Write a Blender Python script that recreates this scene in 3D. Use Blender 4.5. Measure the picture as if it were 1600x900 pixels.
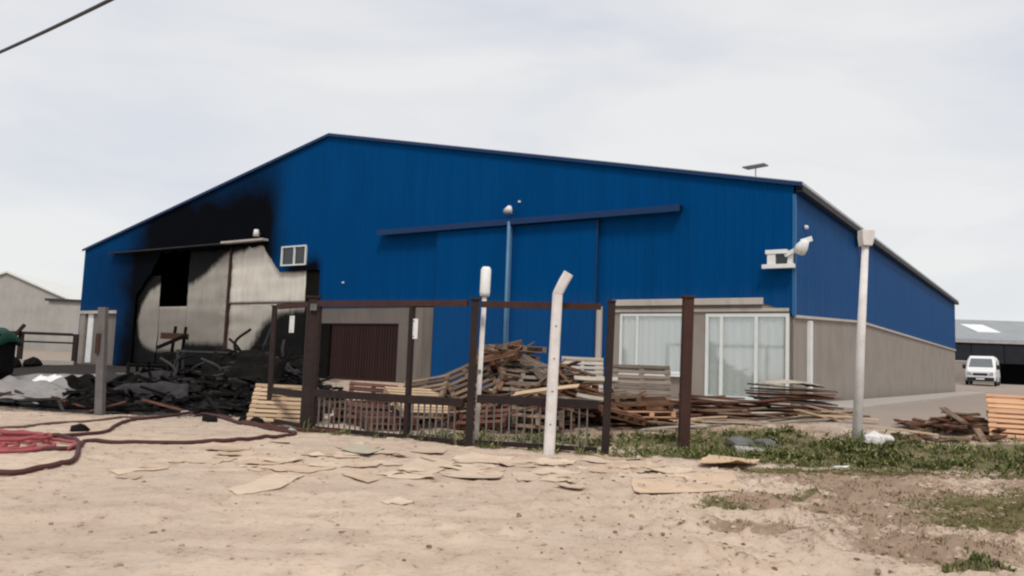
import bpy, bmesh, math, random
import numpy as np
from mathutils import Vector, Matrix, Euler, noise as mnoise

for o in list(bpy.data.objects):
    bpy.data.objects.remove(o, do_unlink=True)
random.seed(7)
RAD = math.radians
scene = bpy.context.scene
COL = scene.collection

# ------------------------------------------------------------------ camera
CAM_H = 1.35
cam_data = bpy.data.cameras.new('camera')
cam = bpy.data.objects.new('camera', cam_data)
COL.objects.link(cam)
scene.camera = cam
cam_data.sensor_width = 36.0
cam_data.lens = 1253 / 1600 * 36.0
cam_data.clip_start = 0.1
cam_data.clip_end = 3000
_th, _ro = RAD(5.315), RAD(2.14)
_f = Vector((0, math.cos(_th), math.sin(_th)))
_r0 = Vector((1, 0, 0))
_u0 = Vector((0, -math.sin(_th), math.cos(_th)))
_r = _r0 * math.cos(_ro) + _u0 * math.sin(_ro)
_u = _u0 * math.cos(_ro) - _r0 * math.sin(_ro)
cam.matrix_world = Matrix(((_r.x, _u.x, -_f.x, 0), (_r.y, _u.y, -_f.y, 0), (_r.z, _u.z, -_f.z, CAM_H), (0, 0, 0, 1)))

# ------------------------------------------------------------------ world / sun
SUN_DIR = Vector((0.06, -0.62, 0.80)).normalized()     # towards the sun
world = bpy.data.worlds.new('World')
scene.world = world
world.use_nodes = True
wt = world.node_tree
wt.nodes.clear()
w_out = wt.nodes.new('ShaderNodeOutputWorld')
w_bg = wt.nodes.new('ShaderNodeBackground')
w_bg.inputs['Strength'].default_value = 0.10
wt.links.new(w_bg.outputs[0], w_out.inputs[0])
sky = wt.nodes.new('ShaderNodeTexSky')
sky.sky_type = 'NISHITA'
sky.sun_disc = False
sky.sun_elevation = math.asin(SUN_DIR.z)
sky.sun_rotation = math.atan2(SUN_DIR.x, SUN_DIR.y)
tc = wt.nodes.new('ShaderNodeTexCoord')
mp = wt.nodes.new('ShaderNodeMapping')
mp.inputs['Scale'].default_value = (1.0, 1.0, 3.4)
mp.inputs['Location'].default_value = (3.1, 1.7, 0.4)
wt.links.new(tc.outputs['Generated'], mp.inputs[0])
nz = wt.nodes.new('ShaderNodeTexNoise')
nz.inputs['Scale'].default_value = 1.9
nz.inputs['Detail'].default_value = 5
nz.inputs['Roughness'].default_value = 0.5
nz.inputs['Distortion'].default_value = 0.4
wt.links.new(mp.outputs[0], nz.inputs['Vector'])
cr = wt.nodes.new('ShaderNodeValToRGB')
cr.color_ramp.elements[0].position = 0.36
cr.color_ramp.elements[0].color = (5.35, 5.52, 6.0, 1)
cr.color_ramp.elements[1].position = 0.60
cr.color_ramp.elements[1].color = (6.55, 6.55, 6.5, 1)
wt.links.new(nz.outputs['Fac'], cr.inputs[0])
mx = wt.nodes.new('ShaderNodeMixRGB')
mx.inputs[0].default_value = 0.93
wt.links.new(sky.outputs[0], mx.inputs[1])
wt.links.new(cr.outputs[0], mx.inputs[2])
wt.links.new(mx.outputs[0], w_bg.inputs['Color'])

sun_data = bpy.data.lights.new('sun', 'SUN')
sun_data.energy = 1.5
sun_data.angle = RAD(14)
sun_data.color = (1.0, 0.95, 0.88)
sun = bpy.data.objects.new('sun', sun_data)
COL.objects.link(sun)
sun.rotation_euler = (-SUN_DIR).to_track_quat('-Z', 'Y').to_euler()

scene.view_settings.view_transform = 'Standard'
scene.view_settings.look = 'None'
scene.view_settings.exposure = 0.40
scene.view_settings.gamma = 1.0
scene.view_settings.use_curve_mapping = False
scene.render.engine = 'CYCLES'
scene.cycles.filter_width = 2.2

# ------------------------------------------------------------------ helpers
def srgb(r, g, b):
    def f(c):
        c /= 255.0
        return c / 12.92 if c <= 0.04045 else ((c + 0.055) / 1.055) ** 2.4
    return (f(r), f(g), f(b))

class NT:
    """thin helper round a material's node tree"""
    def __init__(s, name):
        s.m = bpy.data.materials.new(name)
        s.m.use_nodes = True
        s.t = s.m.node_tree
        s.b = s.t.nodes['Principled BSDF']
    def n(s, typ, **kw):
        x = s.t.nodes.new(typ)
        for k, v in kw.items():
            setattr(x, k, v)
        return x
    def put(s, sock, v):
        if hasattr(v, 'is_output'):
            s.t.links.new(v, sock)
        elif isinstance(v, (tuple, list)):
            sock.default_value = (tuple(v) + (1,))[:4] if sock.type == 'RGBA' else tuple(v)[:3]
        else:
            sock.default_value = v
    def math(s, op, a, b=0.0):
        x = s.n('ShaderNodeMath', operation=op)
        s.put(x.inputs[0], a); s.put(x.inputs[1], b)
        return x.outputs[0]
    def ramp(s, v, a, b, c=0.0, d=1.0):
        x = s.n('ShaderNodeMapRange', interpolation_type='SMOOTHSTEP')
        for k, q in enumerate((v, a, b, c, d)):
            s.put(x.inputs[k], q)
        return x.outputs[0]
    def mix(s, f, a, b, mode='MIX'):
        x = s.n('ShaderNodeMixRGB', blend_type=mode)
        s.put(x.inputs[0], f); s.put(x.inputs[1], a); s.put(x.inputs[2], b)
        return x.outputs[0]
    def noise(s, scale, detail=4, vec=None, rough=0.55, dist=0.0, out='Fac'):
        x = s.n('ShaderNodeTexNoise')
        x.inputs['Scale'].default_value = scale
        x.inputs['Detail'].default_value = detail
        x.inputs['Roughness'].default_value = rough
        x.inputs['Distortion'].default_value = dist
        if vec is not None:
            s.t.links.new(vec, x.inputs['Vector'])
        return x.outputs[out]
    def obj(s):
        return s.n('ShaderNodeTexCoord').outputs['Object']
    def mapped(s, scale, vec=None):
        x = s.n('ShaderNodeMapping')
        x.inputs['Scale'].default_value = scale
        s.t.links.new(vec if vec is not None else s.obj(), x.inputs[0])
        return x.outputs[0]
    def rnd(s):
        return s.n('ShaderNodeObjectInfo').outputs['Random']
    def bump(s, h, strength=0.3, dist=0.02):
        x = s.n('ShaderNodeBump')
        x.inputs['Strength'].default_value = strength
        x.inputs['Distance'].default_value = dist
        s.t.links.new(h, x.inputs['Height'])
        s.t.links.new(x.outputs[0], s.b.inputs['Normal'])
    def fin(s, col, rough=0.8, metal=0.0, spec=0.3):
        s.put(s.b.inputs['Base Color'], col)
        s.put(s.b.inputs['Roughness'], rough)
        s.put(s.b.inputs['Metallic'], metal)
        s.put(s.b.inputs['Specular IOR Level'], spec)
        return s.m

def worn(name, col, col2=None, scale=6.0, rough=0.8, metal=0.0, spec=0.3, rand=0.25, bump=0.2, stretch=(1, 1, 1), amt=0.6):
    """general procedural surface: two tones mixed by noise, random value per object, fine bump"""
    t = NT(name)
    col2 = col2 or tuple(c * 0.55 for c in col)
    v = t.mapped(stretch)
    a = t.noise(scale, 5, v)
    b = t.noise(scale * 7, 3, v)
    f = t.math('MULTIPLY', t.ramp(t.math('ADD', t.math('MULTIPLY', a, 0.7), t.math('MULTIPLY', b, 0.3)), 0.35, 0.68), amt)
    c = t.mix(f, col, col2)
    k = t.math('ADD', t.math('MULTIPLY', t.rnd(), rand), 1 - rand * 0.6)
    comb = t.n('ShaderNodeCombineXYZ')
    for i in range(3):
        t.put(comb.inputs[i], k)
    c = t.mix(1.0, c, comb.outputs[0], 'MULTIPLY')
    if bump:
        t.bump(b, bump, 0.01)
    return t.fin(c, rough, metal, spec)

def link(o, parent=None):
    COL.objects.link(o)
    if parent is not None:
        o.parent = parent
    return o

def tag(o, label=None, cat=None, group=None, kind=None):
    if label: o['label'] = label
    if cat: o['category'] = cat
    if group: o['group'] = group
    if kind: o['kind'] = kind
    return o

def empty(name, loc=(0, 0, 0), rot=(0, 0, 0), label=None, cat=None, group=None):
    o = bpy.data.objects.new(name, None)
    o.empty_display_size = 0.2
    o.location = loc
    o.rotation_euler = rot
    link(o)
    return tag(o, label, cat, group)

class MB:
    """collects shapes; build() makes ONE mesh object"""
    def __init__(s):
        s.v = []; s.f = []
    def add(s, verts, faces):
        k = len(s.v)
        s.v += [tuple(p) for p in verts]
        s.f += [tuple(i + k for i in f) for f in faces]
        return s
    def box(s, x0, x1, y0, y1, z0, z1, M=None):
        c = [(x0, y0, z0), (x1, y0, z0), (x1, y1, z0), (x0, y1, z0), (x0, y0, z1), (x1, y0, z1), (x1, y1, z1), (x0, y1, z1)]
        if M is not None:
            c = [M @ Vector(p) for p in c]
        return s.add(c, [(0, 3, 2, 1), (4, 5, 6, 7), (0, 1, 5, 4), (1, 2, 6, 5), (2, 3, 7, 6), (3, 0, 4, 7)])
    def bar(s, a, b, w, h=None, roll=0.0):
        """rectangular bar from a to b"""
        h = h or w
        a = Vector(a); b = Vector(b); d = b - a
        q = d.to_track_quat('Z', 'Y').to_matrix().to_4x4()
        M = Matrix.Translation(a) @ q @ Matrix.Rotation(roll, 4, 'Z')
        return s.box(-w / 2, w / 2, -h / 2, h / 2, 0, d.length, M)
    def tube(s, pts, r, n=8, cap=True):
        pts = [Vector(p) for p in pts]
        rs = r if isinstance(r, (list, tuple)) else [r] * len(pts)
        vs = []; fs = []
        up = None
        for i, p in enumerate(pts):
            d = (pts[min(i + 1, len(pts) - 1)] - pts[max(i - 1, 0)]).normalized()
            if up is None:
                up = Vector((0, 0, 1)) if abs(d.z) < 0.9 else Vector((1, 0, 0))
            x = d.cross(up).normalized(); y = x.cross(d).normalized(); up = y
            for k in range(n):
                a = 2 * math.pi * k / n
                vs.append(p + (x * math.cos(a) + y * math.sin(a)) * rs[i])
        for i in range(len(pts) - 1):
            for k in range(n):
                a = i * n + k; b = i * n + (k + 1) % n
                fs.append((a, b, b + n, a + n))
        if cap:
            fs.append(tuple(range(n))[::-1]); fs.append(tuple(range((len(pts) - 1) * n, len(pts) * n)))
        return s.add(vs, fs)
    def prism(s, poly, ya, yb, ax='y'):
        """poly in (x,z) pushed along y, or in (y,z) pushed along x, or in (x,y) pushed along z"""
        n = len(poly)
        def P(p, d):
            return {'y': (p[0], d, p[1]), 'x': (d, p[0], p[1]), 'z': (p[0], p[1], d)}[ax]
        vs = [P(p, ya) for p in poly] + [P(p, yb) for p in poly]
        fs = [tuple(range(n)), tuple(range(2 * n - 1, n - 1, -1))]
        fs += [(i, i + n, (i + 1) % n + n, (i + 1) % n) for i in range(n)]
        return s.add(vs, fs)
    def mesh(s, name, smooth=False):
        me = bpy.data.meshes.new(name)
        me.from_pydata(s.v, [], s.f)
        bm = bmesh.new(); bm.from_mesh(me)
        bmesh.ops.recalc_face_normals(bm, faces=bm.faces)
        bm.to_mesh(me); bm.free()
        if smooth:
            me.polygons.foreach_set('use_smooth', [True] * len(me.polygons))
        return me
    def build(s, name, mat, parent=None, smooth=False, bevel=0.0):
        me = s.mesh(name, smooth)
        me.materials.append(mat)
        o = link(bpy.data.objects.new(name, me), parent)
        if bevel:
            b = o.modifiers.new('bevel', 'BEVEL'); b.width = bevel; b.segments = 2; b.limit_method = 'ANGLE'
        return o

def share(name, me, mat, parent=None, loc=(0, 0, 0), rot=(0, 0, 0), scale=None):
    """another object on shared mesh data with its own material"""
    o = bpy.data.objects.new(name, me)
    if not me.materials:
        me.materials.append(mat)
    o.location = loc; o.rotation_euler = rot
    if scale: o.scale = scale
    link(o, parent)
    o.material_slots[0].link = 'OBJECT'
    o.material_slots[0].material = mat
    return o

# vectorised value noise for the terrain
_rng = np.random.RandomState(11)
_tab = _rng.rand(256, 256)
def vnoise(x, y):
    x = np.asarray(x, float); y = np.asarray(y, float)
    xi = np.floor(x).astype(int); yi = np.floor(y).astype(int)
    fx = x - xi; fy = y - yi
    fx = fx * fx * (3 - 2 * fx); fy = fy * fy * (3 - 2 * fy)
    a = _tab[xi & 255, yi & 255]; b = _tab[(xi + 1) & 255, yi & 255]
    c = _tab[xi & 255, (yi + 1) & 255]; d = _tab[(xi + 1) & 255, (yi + 1) & 255]
    return (a * (1 - fx) + b * fx) * (1 - fy) + (c * (1 - fx) + d * fx) * fy
def fbm(x, y, o=4):
    r = 0; amp = 0.5; k = 1.0
    for i in range(o):
        r = r + amp * vnoise(x * k + 17.3 * i, y * k - 9.1 * i); amp *= 0.5; k *= 2.03
    return r
def sstep(a, b, x):
    t = np.clip((np.asarray(x, float) - a) / (b - a), 0, 1)
    return t * t * (3 - 2 * t)
def blob(x, y, cx, cy, rx, ry):
    return np.exp(-((x - cx) / rx) ** 2 - ((y - cy) / ry) ** 2)

AZ = RAD(34.7)
RX, RY = 6.925, 19.62                 # near right corner of the warehouse
DX, DY = -math.cos(AZ), math.sin(AZ)  # along the gable wall, away from that corner
EX, EY = math.sin(AZ), math.cos(AZ)   # along the long side
FLOOR = 0.54
def terrain(x, y, fine=True):
    x = np.asarray(x, float); y = np.asarray(y, float)
    D = (RX - x) * EX + (RY - y) * EY
    z = FLOOR * sstep(7.5, 1.2, D) + 0.5 * sstep(45, 62, y)
    inside = sstep(1.0, 3.0, D)
    near = sstep(24, 15, y)
    z = z + inside * near * (fbm(x * 0.5, y * 0.5, 3) - 0.44) * 0.10
    if fine:
        rough = 0.38 + 1.15 * sstep(-1.5, 3.0, x) * sstep(12.5, 9.0, y)
        z = z + inside * near * rough * ((fbm(x * 2.6, y * 2.6, 4) - 0.47) * 0.10 + (np.maximum(fbm(x * 7, y * 7, 3) - 0.46, 0)) * 0.24)
    z = z - 0.022 * near * inside * (np.exp(-((y - 6.9 - 0.10 * x - 0.15 * np.sin(x * 0.5)) / 0.16) ** 2) + np.exp(-((y - 8.3 - 0.10 * x - 0.15 * np.sin(x * 0.5)) / 0.16) ** 2)) * (0.4 + fbm(x * 1.5, y * 0.7, 2))
    return z
def gz(x, y, fine=False):
    return float(terrain(np.array([x]), np.array([y]), fine)[0])

# ------------------------------------------------------------------ materials
M = {}
def make_cladding(name, soot):
    t = NT(name)
    o = t.obj()
    sep = t.n('ShaderNodeSeparateXYZ'); t.t.links.new(o, sep.inputs[0])
    s = t.math('MULTIPLY', sep.outputs[0], -1.0); z = sep.outputs[2]
    st = t.noise(1.2, 5, t.mapped((1.6, 1.6, 0.25), o))
    c = t.mix(t.ramp(st, 0.35, 0.7), (0.0, 0.057, 0.195), (0.0, 0.051, 0.175))
    k = t.math('ADD', t.math('MULTIPLY', t.rnd(), 0.06), 0.96)
    cb = t.n('ShaderNodeCombineXYZ')
    for i in range(3): t.put(cb.inputs[i], k)
    c = t.mix(1.0, c, cb.outputs[0], 'MULTIPLY')
    # pale dust carried up by rain on the bottom of the sheets
    dust = t.math('MULTIPLY', t.ramp(t.math('ADD', z, t.math('MULTIPLY', t.noise(3.0, 4, t.mapped((4, 4, 0.5), o)), 1.2)), 3.6, 4.2, 1, 0), 0.06)
    c = t.mix(dust, c, (0.10, 0.13, 0.17))
    rough = 0.55
    if soot:
        w = t.math('MULTIPLY', t.math('SUBTRACT', t.noise(0.55, 5, o), 0.5), 2.6)
        s2 = t.math('ADD', s, w); z2 = t.math('ADD', z, t.math('MULTIPLY', w, 0.8))
        left = t.math('ADD', t.math('MULTIPLY', t.ramp(s2, 26.6, 31.2, 1, 0), 0.64), t.math('MULTIPLY', t.ramp(s2, 26.0, 38.5, 1, 0), 0.36))
        right = t.ramp(t.math('ADD', s, t.math('MULTIPLY', w, 0.35)), 18.7, 20.4)
        up = t.ramp(z2, 6.4, 9.6, 1.0, 0.35)
        m = t.math('MULTIPLY', t.math('MULTIPLY', left, right), up)
        low = t.math('MULTIPLY', t.math('ADD', t.math('MULTIPLY', t.ramp(s2, 28.4, 31.0, 1, 0), 0.54), t.math('MULTIPLY', t.ramp(s2, 28.5, 38.0, 1, 0), 0.48)), t.math('MULTIPLY', right, t.ramp(z, 5.5, 6.6, 1, 0)))
        rb = t.math('MULTIPLY', t.ramp(t.math('ADD', s, t.math('MULTIPLY', w, 0.15)), 16.7, 17.3), t.ramp(z2, 4.4, 5.1, 1, 0))
        rb = t.math('MULTIPLY', rb, t.ramp(s, 19.5, 18.5))
        m = t.math('MAXIMUM', t.math('MAXIMUM', m, low), rb)
        m = t.math('MINIMUM', t.math('MULTIPLY', m, 1.15), 0.985)
        c = t.mix(m, c, (0.0035, 0.0035, 0.004))
        rough = t.ramp(m, 0, 1, 0.75, 0.95)
        return t.fin(c, rough, 0.0, 0.03)
    return t.fin(c, 0.65, 0.0, 0.11)
M['clad_front'] = make_cladding('blue_cladding_sooted', True)
M['clad_side'] = make_cladding('blue_cladding', False)

def make_render(name, base, stain, soot_s=None):
    t = NT(name)
    o = t.obj()
    a = t.noise(0.9, 6, o); b = t.noise(14, 4, o); d = t.noise(1.5, 4, t.mapped((3, 3, 0.3), o))
    c = t.mix(t.ramp(a, 0.35, 0.7), base, tuple(q * 0.86 for q in base))
    c = t.mix(t.math('MULTIPLY', t.ramp(d, 0.5, 0.72), 0.35), c, stain)
    sep = t.n('ShaderNodeSeparateXYZ'); t.t.links.new(o, sep.inputs[0])
    foot = t.math('MULTIPLY', t.ramp(t.math('ADD', sep.outputs[2], t.math('MULTIPLY', a, 0.8)), 0.7, 1.5, 1, 0), 0.45)
    c = t.mix(foot, c, stain)
    t.bump(b, 0.15, 0.01)
    return t.fin(c, 0.9, 0, 0.2)
M['masonry'] = make_render('grey_render', (0.300, 0.264, 0.233), (0.20, 0.172, 0.15))
M['masonry_dark'] = make_render('smoky_render', (0.17, 0.148, 0.13), (0.10, 0.085, 0.075))
M['ledge'] = make_render('pale_ledge', (0.50, 0.455, 0.41), (0.3, 0.27, 0.24))
M['concrete'] = worn('pale_concrete', (0.72, 0.69, 0.67), (0.5, 0.46, 0.43), 5, 0.85, amt=0.6, rand=0.1)
M['concrete_old'] = worn('old_concrete', (0.15, 0.138, 0.132), (0.085, 0.075, 0.07), 5, 0.9)
M['white'] = worn('white_paint', (0.78, 0.79, 0.78), (0.62, 0.62, 0.6), 4, 0.5, rand=0.08, bump=0.05, amt=0.5)
M['pvc'] = worn('white_frame', (0.72, 0.76, 0.74), (0.58, 0.62, 0.6), 4, 0.45, rand=0.05, bump=0.02, amt=0.4)
M['dark_steel'] = worn('dark_brown_steel', (0.016, 0.0098, 0.009), (0.036, 0.018, 0.014), 9, 0.65, rand=0.2)
M['rust_steel'] = worn('rusty_brown_steel', (0.042, 0.018, 0.014), (0.075, 0.03, 0.02), 7, 0.75, rand=0.2)
M['grey_steel'] = worn('grey_steel', (0.16, 0.15, 0.148), (0.08, 0.07, 0.065), 8, 0.6, spec=0.4)
M['galv'] = worn('galvanised_sheet', (0.42, 0.42, 0.42), (0.28, 0.28, 0.29), 3, 0.5, metal=0.2)
M['trim'] = worn('dark_trim', (0.010, 0.012, 0.018), (0.02, 0.02, 0.025), 3, 0.6, rand=0.05)
M['rail_blue'] = worn('dark_blue_rail', (0.002, 0.03, 0.11), (0.002, 0.022, 0.08), 2, 0.5, rand=0.05)
M['edge_blue'] = worn('pale_blue_steel', (0.10, 0.22, 0.36), (0.07, 0.16, 0.28), 3, 0.5, rand=0.05)
M['flash_blue'] = worn('blue_flashing', (0.02, 0.13, 0.30), (0.015, 0.10, 0.25), 3, 0.5, rand=0.05)
M['sheet_grey'] = worn('grey_sheet', (0.30, 0.28, 0.27), (0.17, 0.15, 0.145), 1.5, 0.7, rand=0.2)
M['soot'] = worn('soot', (0.006, 0.0055, 0.005), (0.014, 0.012, 0.011), 2, 0.95, spec=0.08)
M['char'] = worn('charred_wood', (0.007, 0.0065, 0.006), (0.020, 0.018, 0.017), 9, 0.95, spec=0.1, rand=0.6)
M['char_grey'] = worn('scorched_metal', (0.050, 0.047, 0.050), (0.018, 0.016, 0.016), 5, 0.8, rand=0.7, spec=0.2)
M['ash'] = worn('ash', (0.006, 0.0055, 0.005), (0.022, 0.020, 0.019), 5, 0.95, spec=0.05)
def make_panel():
    t = NT('sooted_white_panel')
    o = t.obj()
    a = t.noise(0.55, 5, o); b = t.noise(2.4, 4, t.mapped((2.5, 2.5, 0.35), o)); f = t.noise(5.0, 5, o)
    c = t.mix(t.ramp(b, 0.4, 0.75), (0.70, 0.655, 0.575), (0.60, 0.555, 0.475))
    c = t.mix(t.math('MULTIPLY', t.ramp(a, 0.50, 0.72), 0.35), c, (0.22, 0.20, 0.175))
    sep = t.n('ShaderNodeSeparateXYZ'); t.t.links.new(o, sep.inputs[0])
    zz = t.math('ADD', sep.outputs[2], t.math('MULTIPLY', t.math('SUBTRACT', a, 0.5), 2.6))
    xx = t.math('ADD', sep.outputs[0], t.math('MULTIPLY', t.math('SUBTRACT', f, 0.5), 1.4))
    c = t.mix(t.math('MULTIPLY', t.ramp(xx, -22.9, -22.0, 1, 0), 0.58), c, (0.16, 0.145, 0.13))
    c = t.mix(t.math('MULTIPLY', t.ramp(zz, 2.6, 3.7, 1, 0), 0.5), c, (0.16, 0.135, 0.115))
    at_ = t.n('ShaderNodeAttribute', attribute_name='soot').outputs['Fac']
    v_ = t.math('ADD', at_, t.math('MULTIPLY', t.math('SUBTRACT', t.math('ADD', t.math('MULTIPLY', f, 0.5), t.math('MULTIPLY', b, 0.5)), 0.5), 0.55))
    c = t.mix(t.ramp(v_, 0.25, 0.80), c, (0.006, 0.0055, 0.0055))
    return t.fin(c, 0.8, 0, 0.15)
M['panel'] = make_panel()
M['corr_grey'] = worn('weathered_corrugated_sheet', (0.19, 0.165, 0.145), (0.10, 0.085, 0.075), 1.6, 0.7, stretch=(2, 2, 0.3), rand=0.15)
M['red_brown'] = worn('red_brown_slats', (0.030, 0.010, 0.008), (0.018, 0.006, 0.005), 3, 0.7, rand=0.4)
M['black'] = worn('black_plastic', (0.012, 0.012, 0.013), (0.02, 0.02, 0.02), 4, 0.6, rand=0.1)
M['green_tarp'] = worn('green_tarp', (0.004, 0.065, 0.038), (0.003, 0.035, 0.022), 3, 0.6)
M['van_white'] = worn('van_paint', (0.80, 0.80, 0.80), (0.70, 0.70, 0.69), 1.5, 0.3, rand=0.0, bump=0, amt=0.3, spec=0.5)
M['rubber'] = worn('rubber', (0.015, 0.015, 0.015), (0.03, 0.028, 0.026), 8, 0.85)
M['house_wall'] = make_render('house_render', (0.40, 0.385, 0.36), (0.30, 0.28, 0.25))
M['house_roof'] = worn('white_roof_sheet', (0.74, 0.74, 0.70), (0.62, 0.62, 0.58), 1.0, 0.6, rand=0.05)
M['shed_roof'] = worn('grey_roof_sheet', (0.30, 0.315, 0.325), (0.24, 0.25, 0.255), 0.6, 0.6, rand=0.05)
M['shed_dark'] = worn('dark_shed_sheet', (0.012, 0.013, 0.018), (0.022, 0.023, 0.03), 1, 0.8, rand=0.3)
M['skylight'] = worn('skylight_sheet', (0.85, 0.87, 0.88), (0.75, 0.78, 0.8), 1, 0.3, rand=0.0)

def glass(name, tint=(0.75, 0.85, 0.84), rough=0.03, trans=0.75):
    t = NT(name)
    tr = t.n('ShaderNodeBsdfTransparent'); tr.inputs[0].default_value = tint + (1,)
    gl = t.n('ShaderNodeBsdfGlossy'); gl.inputs['Roughness'].default_value = rough
    fr = t.n('ShaderNodeFresnel'); fr.inputs[0].default_value = 1.5
    ms = t.n('ShaderNodeMixShader')
    t.t.links.new(t.math('ADD', t.math('MULTIPLY', fr.outputs[0], 0.5), 0.13), ms.inputs[0])
    t.t.links.new(tr.outputs[0], ms.inputs[1]); t.t.links.new(gl.outputs[0], ms.inputs[2])
    t.t.links.new(ms.outputs[0], t.t.nodes['Material Output'].inputs[0])
    return t.m
M['glass'] = glass('window_glass', (0.985, 1.0, 0.995), 0.05, 1.0)
M['dark_glass'] = worn('dark_glass', (0.02, 0.022, 0.025), (0.03, 0.032, 0.035), 1, 0.08, rand=0.0, bump=0, spec=0.6)
M['screen'] = worn('windscreen', (0.16, 0.17, 0.18), (0.12, 0.13, 0.14), 1, 0.1, rand=0.0, bump=0, spec=0.6)
M['curtain'] = worn('curtain', (0.92, 0.95, 0.93), (0.86, 0.90, 0.89), 1.5, 0.9, stretch=(6, 6, 0.4), rand=0.05, bump=0.05)

def wood(name, a, b, rand=0.5):
    t = NT(name)
    o = t.obj()
    g = t.noise(3.0, 5, t.mapped((1.2, 14, 14), o), 0.6, 0.6)
    l = t.noise(1.1, 3, o)
    c = t.mix(t.ramp(g, 0.3, 0.72), a, b)
    c = t.mix(t.math('MULTIPLY', t.ramp(l, 0.5, 0.75), 0.4), c, tuple(q * 0.45 for q in b))
    r = t.rnd()
    k = t.math('ADD', t.math('MULTIPLY', r, rand), 1 - rand * 0.55)
    cb = t.n('ShaderNodeCombineXYZ')
    for i in range(3): t.put(cb.inputs[i], k)
    c = t.mix(1.0, c, cb.outputs[0], 'MULTIPLY')
    t.bump(g, 0.35, 0.006)
    return t.fin(c, 0.9, 0, 0.15)
M['w_old'] = wood('weathered_wood', (0.25, 0.175, 0.122), (0.105, 0.07, 0.05), 0.8)
M['w_grey'] = wood('grey_wood', (0.25, 0.205, 0.165), (0.13, 0.105, 0.085), 0.7)
M['w_brown'] = wood('brown_wood', (0.19, 0.095, 0.055), (0.085, 0.04, 0.024), 0.7)
M['w_red'] = wood('red_brown_wood', (0.17, 0.078, 0.055), (0.09, 0.04, 0.03), 0.6)
M['w_pale'] = wood('pale_wood', (0.60, 0.44, 0.30), (0.42, 0.29, 0.185), 0.35)
M['w_white'] = wood('bleached_wood', (0.52, 0.47, 0.40), (0.36, 0.31, 0.25), 0.4)
M['w_orange'] = wood('orange_wood', (0.70, 0.43, 0.27), (0.55, 0.30, 0.17), 0.35)
M['card'] = worn('cardboard', (0.56, 0.42, 0.305), (0.46, 0.335, 0.235), 2.0, 0.9, rand=0.25, spec=0.1, bump=0.1)
M['card_pale'] = worn('pale_cardboard', (0.62, 0.49, 0.375), (0.53, 0.41, 0.305), 2.0, 0.9, rand=0.2, spec=0.1, bump=0.1)
M['plastic_film'] = worn('pale_green_film', (0.52, 0.46, 0.36), (0.42, 0.385, 0.30), 4, 0.8, spec=0.1)
M['hose_red'] = worn('red_fabric_hose', (0.36, 0.085, 0.095), (0.24, 0.045, 0.052), 6, 0.75, rand=0.2)
M['hose_dark'] = worn('dark_red_hose', (0.085, 0.030, 0.028), (0.045, 0.018, 0.016), 6, 0.75, rand=0.2)
M['hose_mud'] = worn('muddy_hose', (0.17, 0.10, 0.085), (0.08, 0.045, 0.04), 5, 0.85, rand=0.2)
M['sack'] = worn('grey_sack', (0.16, 0.165, 0.16), (0.09, 0.09, 0.09), 4, 0.8)
M['cable'] = worn('cable_black', (0.06, 0.06, 0.062), (0.05, 0.05, 0.05), 4, 0.7)

# ------------------------------------------------------------------ ground (one sheet to the horizon)
def axis(lo, fine_lo, fine_hi, hi, step, grow):
    a = list(np.arange(fine_lo, fine_hi, step)); x = a[-1]; s = step
    while x < hi:
        s *= grow; x += s; a.append(x)
    x = a[0]; s = step; b = []
    while x > lo:
        s *= grow; x -= s; b.append(x)
    return np.array(b[::-1] + a)
gxs = axis(-900, -8.0, 9.0, 900, 0.055, 1.12)
gys = axis(-300, 4.3, 15.0, 1500, 0.055, 1.10)
GX, GY = np.meshgrid(gxs, gys)
GZ = terrain(GX, GY)
nx, ny = len(gxs), len(gys)
gme = bpy.data.meshes.new('ground')
vv = np.stack([GX.ravel(), GY.ravel(), GZ.ravel()], 1)
i = np.arange((ny - 1) * nx).reshape(ny - 1, nx)[:, :-1].ravel()
quads = np.stack([i, i + 1, i + 1 + nx, i + nx], 1)
gme.vertices.add(len(vv)); gme.vertices.foreach_set('co', vv.ravel())
gme.loops.add(quads.size); gme.loops.foreach_set('vertex_index', quads.ravel())
gme.polygons.add(len(quads)); gme.polygons.foreach_set('loop_start', np.arange(0, quads.size, 4))
gme.polygons.foreach_set('use_smooth', [True] * len(quads))
gme.update(calc_edges=True)
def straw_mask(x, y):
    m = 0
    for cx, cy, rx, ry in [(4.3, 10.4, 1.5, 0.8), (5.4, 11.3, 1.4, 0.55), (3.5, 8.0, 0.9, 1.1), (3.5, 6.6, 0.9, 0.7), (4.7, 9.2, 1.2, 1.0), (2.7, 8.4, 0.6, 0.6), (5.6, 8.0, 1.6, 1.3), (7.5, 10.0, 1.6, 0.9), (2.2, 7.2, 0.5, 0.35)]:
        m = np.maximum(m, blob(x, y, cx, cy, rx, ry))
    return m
def green_mask(x, y):
    m = 0
    for cx, cy, rx, ry in [(3.0, 13.0, 1.0, 0.8), (4.4, 12.9, 1.4, 1.0), (6.0, 12.6, 1.5, 0.9), (7.8, 12.2, 1.6, 0.8), (4.2, 14.5, 1.4, 1.0), (6.0, 13.6, 1.4, 0.9), (8.2, 13.0, 1.6, 0.7), (3.0, 14.6, 1.0, 0.8), (3.4, 5.85, 0.22, 0.2)]:
        m = np.maximum(m, blob(x, y, cx, cy, rx, ry))
    # strip along the foot of the gate
    t = np.clip((x + 3.6) / 5.1, 0, 1); yy = 14.4 - 2.0 * t
    m = np.maximum(m, 0.48 * np.exp(-((y - yy) / 0.34) ** 2) * (x > -3.9) * (x < 2.2))
    m = np.maximum(m, 0.6 * blob(x, y, 1.0, 14.2, 2.6, 1.0))
    return m
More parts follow.
